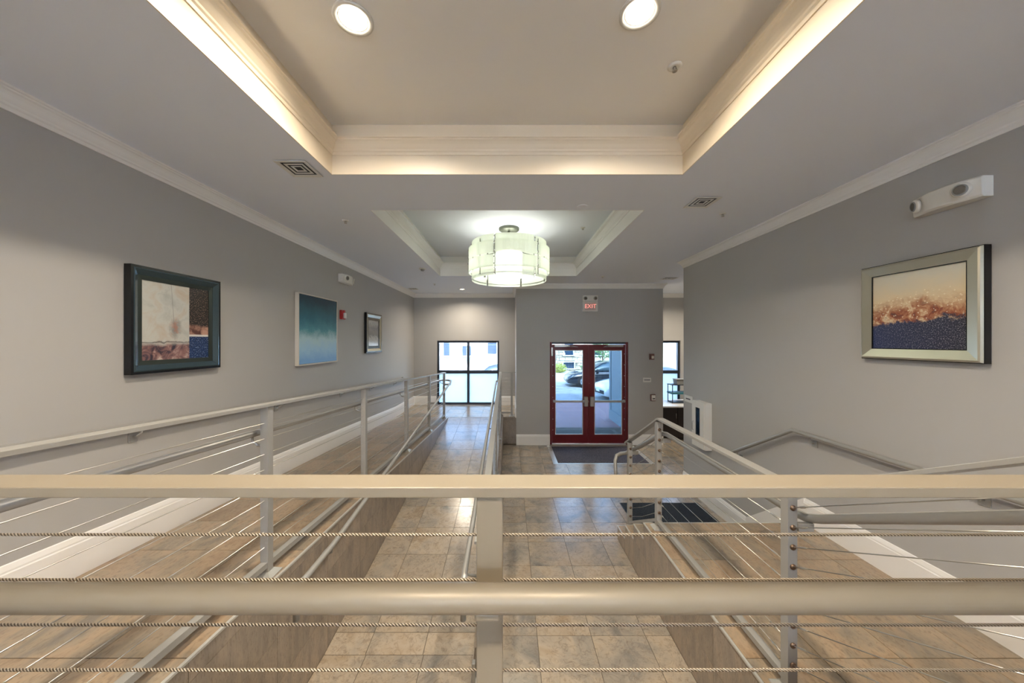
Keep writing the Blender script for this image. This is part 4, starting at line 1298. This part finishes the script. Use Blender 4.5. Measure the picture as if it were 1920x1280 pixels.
part('handle', MB().tube([(xd - 0.018, y1 - 0.05, 1.10), (xd - 0.035, y1 - 0.05, 1.11), (xd - 0.035, y1 - 0.05, 1.23), (xd - 0.018, y1 - 0.05, 1.24)], 0.005, 8), 'chrome', dd_)
part('gasket', MB().box(xd - 0.0195, xd - 0.017, ga - 0.006, ga, gz0, gz1), 'black', dd_)
yc = (ga + gb) / 2
g = thing('fire_extinguisher', 'dark fire extinguisher standing inside the wall cabinet', 'extinguisher', (XR - 0.05, yc, za + 0.012))
part('cylinder', MB().lathe([(0.0, za + 0.014), (0.042, za + 0.016), (0.044, za + 0.03), (0.044, za + 0.43), (0.03, za + 0.47), (0.014, za + 0.485), (0.014, za + 0.52), (0, za + 0.52)], 20, 'z', (XR - 0.051, yc, 0)), 'brown_plastic', g)
part('label_band', MB().lathe([(0.0446, za + 0.26), (0.0448, za + 0.27), (0.0448, za + 0.36), (0.0446, za + 0.37)], 20, 'z', (XR - 0.051, yc, 0)), 'white_plastic', g)
part('valve', MB().box(XR - 0.066, XR - 0.036, yc - 0.05, yc + 0.03, za + 0.52, za + 0.555), 'black', g, 0.004)
part('hose', MB().tube([(XR - 0.06, yc + 0.02, za + 0.53), (XR - 0.07, yc + 0.055, za + 0.48), (XR - 0.07, yc + 0.06, za + 0.2)], 0.009, 8), 'black', g)
# sign plate near corner
g = thing('wall_sign', 'small white sign plate at the end of the right wall', 'sign', (XR, 5.83, 1.52))
part('plate', MB().box(XR - 0.01, XR, 5.70, 5.96, 1.465, 1.575), 'white_plastic', g, 0.003)
part('insert', MB().box(XR - 0.0115, XR - 0.0098, 5.76, 5.90, 1.512, 1.53), 'black', g)

# ------------------------------------------------------------------ nook furniture
g = thing('counter_cabinet', 'black cabinet with a white top in the nook beyond the door wall', 'cabinet', (4.7, 9.1, 0))
part('body', MB().box(3.78, 5.6, 8.72, 9.5, 0.08, 0.83), 'blackwood', g)
part('plinth', MB().box(3.80, 5.58, 8.78, 9.48, 0.0, 0.08), 'black', g)
for k in range(4):
    a = 3.785 + k * 0.455
    p = part('door', MB().box(a, a + 0.445, 8.70, 8.72, 0.10, 0.815), 'blackwood', g, 0.002)
    part('handle', MB().tube([(a + 0.40, 8.70, 0.55), (a + 0.40, 8.675, 0.56), (a + 0.40, 8.675, 0.68), (a + 0.40, 8.70, 0.69)], 0.005, 6), 'chrome', p)
part('worktop', MB().box(3.75, 5.63, 8.68, 9.75, 0.83, 0.865), 'counter', g, 0.003)
g = thing('wire_rack', 'small dark rack with teal shelves standing on the white counter', 'rack', (4.52, 9.2, 0.865))
for (x, y) in ((4.29, 9.10), (4.29, 9.36), (4.75, 9.10), (4.75, 9.36)):
    part('leg', MB().tube([(x, y, 0.865), (x, y, 1.35)], 0.012, 8), 'darkframe', g)
part('shelf', MB().box(4.27, 4.77, 9.08, 9.38, 1.10, 1.15), 'teal', g, 0.004)
part('shelf', MB().box(4.27, 4.77, 9.08, 9.38, 1.335, 1.355), 'darkframe', g, 0.003)
part('shelf', MB().box(4.30, 4.74, 9.08, 9.38, 0.872, 0.892), 'darkframe', g, 0.003)
g = thing('storage_box', 'grey lidded box on top of the small rack in the nook', 'box', (4.58, 9.2, 1.355))
part('bin', MB().prism([(4.43, 1.355), (4.73, 1.355), (4.75, 1.475), (4.41, 1.475)], 'y', 9.12, 9.34), 'grey_plastic', g)
part('lid', MB().box(4.40, 4.76, 9.11, 9.35, 1.475, 1.495), 'grey_plastic', g, 0.004)

# ------------------------------------------------------------------ outdoors
# upper storeys of this building (they shade the pavement and half the street)
struct('wall_upper_storeys', MB().box(-16, 18, 5.0, YF + 0.25, 4.95, 8.2), 'concrete')
struct('wall_facade_left', MB().box(-16, XL - 0.2, YF, YF + 0.25, -0.2, 4.95), 'concrete')
struct('wall_facade_right', MB().box(XE + 0.2, 18, YF, YF + 0.25, -0.2, 4.95), 'concrete')
struct('ceiling_entry', MB().box(0.36, 3.51, YV + 0.18, YF + 0.25, 3.0, 3.1), 'ceiling')
M['wing'] = plain('blue_grey_render', srgb(120, 134, 144), 0.7, bump=0.2, bscale=80)
wg = struct('wall_entry_wing', MB().box(3.30, 3.51, YV + 0.18, 11.35, -0.1, 3.0), 'wing')
part('plinth_band', MB().box(3.275, 3.30, YV + 0.18, 11.37, -0.06, 0.28), 'wing', wg)
part('corner_bead', MB().box(3.285, 3.30, 11.20, 11.37, 0.28, 3.0), 'wing', wg)
# pavement
t = NT('purple_brick_paving')
co = t.coord('Object')
br = t.node('ShaderNodeTexBrick')
t.put(br.inputs['Vector'], co)
br.inputs['Scale'].default_value = 4.6
br.inputs['Color1'].default_value = srgb(172, 104, 98); br.inputs['Color2'].default_value = srgb(138, 84, 88); br.inputs['Mortar'].default_value = srgb(120, 112, 112)
br.inputs['Mortar Size'].default_value = 0.02
M['paving'] = t.pbr(t.mix(t.math('MULTIPLY', t.noise(co, 6, 4), 0.6), br.outputs['Color'], srgb(132, 124, 130)), 0.6, 0, t.bump(br.outputs['Fac'], 0.3, 0.004))
t = NT('asphalt')
co = t.coord('Object')
cr = t.noise(co, 0.35, 5, 0.6, 1.0)
ln = t.math('SUBTRACT', 1.0, t.math('MULTIPLY', t.math('ABSOLUTE', t.math('SUBTRACT', cr, 0.5)), 90.0), clamp=True)
M['asphalt'] = t.pbr(t.mix(ln, t.ramp(t.noise(co, 40, 3), [(0.3, srgb(128, 130, 134)), (0.7, srgb(156, 158, 160))]), srgb(62, 64, 70)), 0.9)
M['sidewalk'] = plain('pale_concrete', srgb(206, 204, 198), 0.85, bump=0.1, bscale=30, var=0.1)
struct('ground_paving', MB().box(-20, 22, YV + 0.18, 14.5, -0.25, -0.03), 'paving')
struct('ground_kerb', MB().box(-40, 42, 14.5, 14.7, -0.3, -0.03), 'sidewalk')
struct('ground_street', MB().box(-40, 42, 14.7, 22.6, -0.35, -0.14), 'asphalt')
struct('ground_sidewalk', MB().box(-40, 42, 22.6, 28.8, -0.3, -0.03), 'sidewalk')
# stone building across the street
YS = 28.8
M['stone'] = None
t = NT('pale_ashlar_stone')
co = t.coord('Object'); 
vor = t.node('ShaderNodeTexVoronoi'); t.put(vor.inputs['Vector'], t.vmath('MULTIPLY', co, (1.7, 1.0, 3.2))); vor.inputs['Scale'].default_value = 1.0
M['stone'] = t.pbr(t.mix(t.math('MULTIPLY', t.noise(co, 8, 4), 0.5), t.ramp(t.sep(vor.outputs['Color'])[0], [(0.1, srgb(176, 164, 148)), (0.5, srgb(208, 198, 182)), (0.9, srgb(226, 220, 208))]), srgb(170, 158, 144)), 0.85, 0, t.bump(t.noise(co, 12, 4), 0.5, 0.02))
M['mortar'] = plain('mortar_joint', srgb(132, 124, 114), 0.9)
M['render'] = plain('white_render', srgb(232, 230, 226), 0.85, bump=0.1, bscale=20)
M['winglass'] = plain('window_glass_outside', srgb(40, 62, 84), 0.08, 0.2)
M['winframe'] = plain('window_frame_outside', srgb(226, 230, 234), 0.5)
bld = thing('stone_building', 'pale stone building with sash windows across the street', 'building', (3, YS, -0.03))
part('wall', MB().box(2.0, 16, YS, YS + 6, -0.1, 9.5), 'mortar', bld)
WINS = [(4.58, 5.33, 1.36, 3.3), (6.92, 7.67, 1.36, 3.3), (9.3, 10.05, 1.36, 3.3)]
LOWS = [(4.50, 5.40, 0.25, 0.76)]
st_ = MB()
z = -0.05
rr = random.Random(3)
while z < 5.2:
    h = rr.choice((0.16, 0.2, 0.24, 0.3))
    x = 2.0
    while x < 12.5:
        w_ = rr.uniform(0.22, 0.62)
        cx_, cz_ = x + w_ / 2, z + h / 2
        if not any(a - 0.12 < cx_ < b + 0.12 and c_ - 0.12 < cz_ < d_2 + 0.12 for (a, b, c_, d_2) in WINS + LOWS):
            dpt = rr.uniform(0.03, 0.07)
            st_.frustum(0, 1, 0, 1, 0, 1, 0.0)
            st_.v = st_.v[:-8]; st_.f = st_.f[:-6]; st_.smooth = st_.smooth[:-6]
            a, b, c_, d_2 = x + 0.012, x + w_ - 0.012, z + 0.012, z + h - 0.012
            i_ = 0.02
            st_.add([(a, YS, c_), (b, YS, c_), (b, YS, d_2), (a, YS, d_2), (a + i_, YS - dpt, c_ + i_), (b - i_, YS - dpt, c_ + i_), (b - i_, YS - dpt, d_2 - i_), (a + i_, YS - dpt, d_2 - i_)],
                    [(4, 5, 6, 7), (0, 1, 5, 4), (1, 2, 6, 5), (2, 3, 7, 6), (3, 0, 4, 7)])
        x += w_
    z += h
so = part('stone', st_, 'stone', bld); so['kind'] = 'stuff'
def bwin(parent, x0, x1, za, zb, yb, grid=(1, 2), lowpale=None):
    wo_ = MB(); fw = 0.07
    wo_.box(x0 - fw, x0, yb - 0.09, yb + 0.02, za, zb); wo_.box(x1, x1 + fw, yb - 0.09, yb + 0.02, za, zb)
    wo_.box(x0 - fw, x1 + fw, yb - 0.09, yb + 0.02, zb, zb + fw); wo_.box(x0 - fw - 0.05, x1 + fw + 0.05, yb - 0.14, yb + 0.02, za - fw, za)
    w_ = part('window', wo_, 'winframe', parent)
    nx, nz = grid
    for i in range(nx):
        for j in range(nz):
            a, b = x0 + (x1 - x0) * i / nx + 0.015, x0 + (x1 - x0) * (i + 1) / nx - 0.015
            c_, d_2 = za + (zb - za) * j / nz + 0.015, za + (zb - za) * (j + 1) / nz - 0.015
            part('pane', MB().box(a, b, yb - 0.03, yb - 0.01, c_, d_2), 'winglass', w_)
    if lowpale is not None:
        part('panel', MB().box(x0, x1, yb - 0.05, yb - 0.005, lowpale, za - fw), 'wing', w_)
for w_ in WINS: bwin(bld, *w_, YS)
for w_ in LOWS: bwin(bld, *w_, YS, (4, 1))
b2 = thing('white_building', 'bright white rendered building across the street, seen through the left window', 'building', (-6, YS, -0.03))
part('wall', MB().box(-18, 1.95, YS - 0.05, YS + 6, -0.1, 9.5), 'render', b2)
bwin(b2, -5.42, -4.92, 1.30, 3.4, YS - 0.05, (1, 2), 0.0)
bwin(b2, -3.87, -3.15, 1.30, 2.13, YS - 0.05, (2, 1), 0.72)
bwin(b2, -1.78, -1.03, 1.45, 3.0, YS - 0.05, (1, 2))
part('cornice', MB().box(-18, 1.95, YS - 0.2, YS - 0.05, 4.2, 4.4), 'render', b2)

# plants
def leaf_mat(name, c1, c2):
    t = NT(name)
    return t.pbr(t.mix(t.noise(t.coord('Object'), 6, 2), c1, c2), 0.6)
M['leaf'] = leaf_mat('green_leaves', srgb(70, 104, 60), srgb(120, 150, 92))
M['bushleaf'] = leaf_mat('yellow_green_leaves', srgb(96, 124, 52), srgb(196, 190, 96))
M['bark'] = plain('bark', srgb(96, 80, 66), 0.9, bump=0.6, bscale=40)
def foliage(c, rx, ry, rz, n, size, seed):
    r_ = random.Random(seed); m_ = MB()
    for _ in range(n):
        while True:
            p = Vector((r_.uniform(-1, 1), r_.uniform(-1, 1), r_.uniform(-1, 1)))
            if 0.25 < p.length < 1: break
        q = Vector((c[0] + p.x * rx, c[1] + p.y * ry, c[2] + p.z * rz))
        a = Vector((r_.uniform(-1, 1), r_.uniform(-1, 1), r_.uniform(-1, 1))).normalized()
        b = a.orthogonal().normalized()
        s_ = size * r_.uniform(0.6, 1.3)
        m_.add([q - a * s_, q + b * s_ * 0.45 + a * 0.1 * s_, q + a * s_, q - b * s_ * 0.45 + a * 0.1 * s_], [(0, 1, 2, 3)])
    return m_
g = thing('street_tree', 'slim leafy street tree before the stone building', 'tree', (7.1, 26.2, -0.03))
part('trunk', MB().tube([(7.1, 26.2, -0.03), (7.12, 26.2, 0.7), (7.05, 26.2, 1.4), (7.15, 26.2, 2.6)], [0.07, 0.055, 0.045, 0.02], 8), 'bark', g)
bn = MB()
for k in range(7):
    a = k * 0.9
    bn.tube([(7.08, 26.2, 1.1 + 0.15 * k), (7.08 + 0.55 * math.cos(a), 26.2 + 0.5 * math.sin(a), 1.5 + 0.2 * k)], [0.02, 0.008], 5)
part('branch', bn, 'bark', g)
part('foliage', foliage((7.1, 26.2, 2.35), 0.85, 0.8, 1.25, 900, 0.10, 5), 'leaf', g)
g = thing('shrub', 'yellow-green shrub at the foot of the stone building', 'shrub', (4.1, 27.9, -0.03))
part('stem', MB().tube([(4.1, 27.9, -0.03), (4.12, 27.9, 0.4)], 0.03, 6), 'bark', g)
part('foliage', foliage((4.05, 27.9, 0.36), 0.62, 0.5, 0.42, 700, 0.07, 8), 'bushleaf', g)
g = thing('shrub', 'low green shrub against the stone wall behind the dark car', 'shrub', (6.3, 28.1, -0.03))
part('stem', MB().tube([(6.3, 28.1, -0.03), (6.3, 28.1, 0.4)], 0.03, 6), 'bark', g)
part('foliage', foliage((6.3, 28.1, 0.36), 0.55, 0.4, 0.38, 500, 0.07, 9), 'leaf', g)

# cars
M['car_dark'] = plain('dark_car_paint', srgb(28, 32, 40), 0.25, 0.3, coat=1.0)
M['car_white'] = plain('white_car_paint', srgb(226, 230, 232), 0.25, coat=1.0)
M['car_silver'] = plain('pale_car_paint', srgb(206, 214, 218), 0.25, 0.1, coat=1.0)
M['tyre'] = plain('tyre_rubber', srgb(26, 26, 27), 0.85)
M['head'] = plain('headlamp_glass', srgb(196, 204, 208), 0.1, 0.5)
def loft(stations, ring):
    m_ = MB(); n_ = None
    vs_ = []
    for s_ in stations:
        r_ = ring(*s_); n_ = len(r_); vs_ += r_
    fs_ = []
    for i in range(len(stations) - 1):
        for k in range(n_):
            fs_.append((i * n_ + k, i * n_ + (k + 1) % n_, (i + 1) * n_ + (k + 1) % n_, (i + 1) * n_ + k))
    m_.add(vs_, fs_, True)
    m_.f += [tuple(range(n_)), tuple((len(stations) - 1) * n_ + k for k in range(n_))]
    m_.smooth += [False, False]
    return m_
def make_car(name, label, loc, rotz, paint, roof=1.45):
    """local frame: nose at x=0 pointing -x, y across, z up"""
    g = thing(name, label, 'car', loc, rotz=rotz or 1e-5)
    L_, W_ = 4.75, 0.92
    def ring(x, zb, zt_, hw):
        zm = zb + (zt_ - zb) * 0.55
        return [(x, -hw * 0.86, zb), (x, -hw * 0.97, zb + 0.10), (x, -hw, zm), (x, -hw * 0.96, zt_ - 0.06), (x, -hw * 0.82, zt_),
                (x, -hw * 0.4, zt_ + 0.025), (x, 0, zt_ + 0.035), (x, hw * 0.4, zt_ + 0.025),
                (x, hw * 0.82, zt_), (x, hw * 0.96, zt_ - 0.06), (x, hw, zm), (x, hw * 0.97, zb + 0.10), (x, hw * 0.86, zb)]
    body = loft([(0.0, 0.30, 0.52, W_ * 0.72), (0.06, 0.22, 0.62, W_ * 0.80), (0.22, 0.19, 0.70, W_ * 0.90), (0.6, 0.18, 0.80, W_ * 0.97), (1.1, 0.18, 0.88, W_),
                 (1.45, 0.18, 0.93, W_), (2.4, 0.18, 0.95, W_), (3.4, 0.18, 0.98, W_), (4.1, 0.19, 1.0, W_ * 0.98), (4.5, 0.24, 0.98, W_ * 0.93), (4.68, 0.32, 0.9, W_ * 0.86), (4.75, 0.40, 0.78, W_ * 0.8)], ring)
    part('body', body, paint, g)
    def cab(x, zt_, hw, hb):
        zb = 0.93
        return [(x, -hb, zb), (x, -hb * 0.985, zb + (zt_ - zb) * 0.3), (x, -(hb + hw) / 2, zb + (zt_ - zb) * 0.68), (x, -hw * 0.93, zt_ - 0.03), (x, -hw * 0.6, zt_), (x, 0, zt_ + 0.015), (x, hw * 0.6, zt_),
                (x, hw * 0.93, zt_ - 0.03), (x, (hb + hw) / 2, zb + (zt_ - zb) * 0.68), (x, hb * 0.985, zb + (zt_ - zb) * 0.3), (x, hb, zb)]
    R = roof
    stn = [(1.25, 0.95, 0.70, 0.80), (1.6, 0.95 + (R - 0.95) * 0.48, 0.68, 0.84), (1.95, 0.95 + (R - 0.95) * 0.83, 0.66, 0.86), (2.25, R - 0.015, 0.65, 0.86), (2.7, R, 0.65, 0.86), (3.2, R - 0.02, 0.64, 0.86),
           (3.6, R - 0.12, 0.62, 0.85), (4.0, R - 0.30, 0.62, 0.82), (4.3, 1.0, 0.66, 0.78)]
    part('greenhouse', loft(stn, cab), 'carglass', g)
    # roof skin, pillars
    rs = MB(); n_ = 0
    sel = [s_ for s_ in stn if 1.95 <= s_[0] <= 3.65]
    vs_ = []
    for (x, zt_, hw, hb) in sel:
        vs_ += [(x, -hw * 0.98, zt_ - 0.045), (x, -hw * 0.62, zt_ + 0.008), (x, 0, zt_ + 0.024), (x, hw * 0.62, zt_ + 0.008), (x, hw * 0.98, zt_ - 0.045)]
    fs_ = []
    for i in range(len(sel) - 1):
        for k in range(4):
            fs_.append((i * 5 + k, i * 5 + k + 1, i * 5 + 6 + k, i * 5 + 5 + k))
    rs.add(vs_, fs_, True)
    part('roof', rs, paint, g)
    for s_ in (-1, 1):
        pl = MB().tube([(1.28, s_ * 0.80, 0.95), (1.62, s_ * 0.775, 1.17), (1.98, s_ * 0.70, R - 0.10), (2.27, s_ * 0.655, R - 0.03)], 0.028, 6)
        pl.tube([(2.75, s_ * 0.875, 0.96), (2.72, s_ * 0.80, 1.2), (2.68, s_ * 0.655, R - 0.04)], 0.03, 6)
        pl.tube([(3.62, s_ * 0.62, R - 0.14), (4.02, s_ * 0.66, R - 0.33), (4.3, s_ * 0.78, 0.98)], 0.05, 6)
        part('pillar', pl, paint, g)
        part('mirror', MB().box(1.62, 1.78, *sorted((s_ * 0.90, s_ * 1.06)), 0.93, 1.06), paint, g, 0.02)
        part('headlight', MB().add([(0.05, s_ * 0.50, 0.56), (0.20, s_ * 0.84, 0.58), (0.34, s_ * 0.855, 0.68), (0.10, s_ * 0.55, 0.66),
                                    (0.16, s_ * 0.48, 0.55), (0.26, s_ * 0.78, 0.57), (0.40, s_ * 0.79, 0.67), (0.2, s_ * 0.52, 0.65)],
                                   [(0, 1, 2, 3), (4, 7, 6, 5), (0, 4, 5, 1), (1, 5, 6, 2), (2, 6, 7, 3), (3, 7, 4, 0)]), 'head', g)
        for xw_ in (0.93, 3.75):
            yy_ = s_ * 0.80
            wh = part('wheel', MB().lathe([(0.20, yy_ - 0.11), (0.30, yy_ - 0.115), (0.33, yy_ - 0.08), (0.335, yy_ + 0.08), (0.30, yy_ + 0.115), (0.20, yy_ + 0.11)], 28, 'y', (xw_, 0, 0.335)), 'tyre', g)
            rim = MB().lathe([(0.205, yy_ + s_ * 0.118), (0.23, yy_ + s_ * 0.12), (0.23, yy_ + s_ * 0.10), (0.205, yy_ + s_ * 0.10)], 28, 'y', (xw_, 0, 0.335))
            for k in range(7):
                a = 2 * PI * k / 7
                rim.tube([(xw_, yy_ + s_ * 0.118, 0.335), (xw_ + 0.215 * math.cos(a), yy_ + s_ * 0.118, 0.335 + 0.215 * math.sin(a))], 0.018, 5)
            part('rim', rim, 'chrome', wh)
            part('wheel_arch', MB().lathe([(0.345, yy_ + s_ * 0.112), (0.375, yy_ + s_ * 0.124), (0.375, yy_ + s_ * 0.08), (0.345, yy_ + s_ * 0.08), (0.345, yy_ + s_ * 0.112)], 28, 'y', (xw_, 0, 0.345)), 'black', g)
    part('grille', MB().box(-0.012, 0.05, -0.55, 0.55, 0.30, 0.46), 'black', g, 0.01)
    part('number_plate', MB().box(-0.03, -0.012, -0.16, 0.16, 0.38, 0.46), 'white_plastic', g)
    part('side_sill', MB().box(1.35, 3.3, -W_ * 0.99, W_ * 0.99, 0.16, 0.24), 'black', g)
    return g
make_car('parked_car', 'black sedan parked across the street, seen through the doors', (3.35, 20.6, -0.14), 0, 'car_dark', 1.47)
make_car('parked_car', 'white car nosing in from the right outside the doors', (4.05, 15.75, -0.14), math.radians(12), 'car_white', 1.5)
make_car('parked_car', 'pale car parked outside the far left window', (-2.95, 17.6, -0.14), 0, 'car_silver', 1.55)
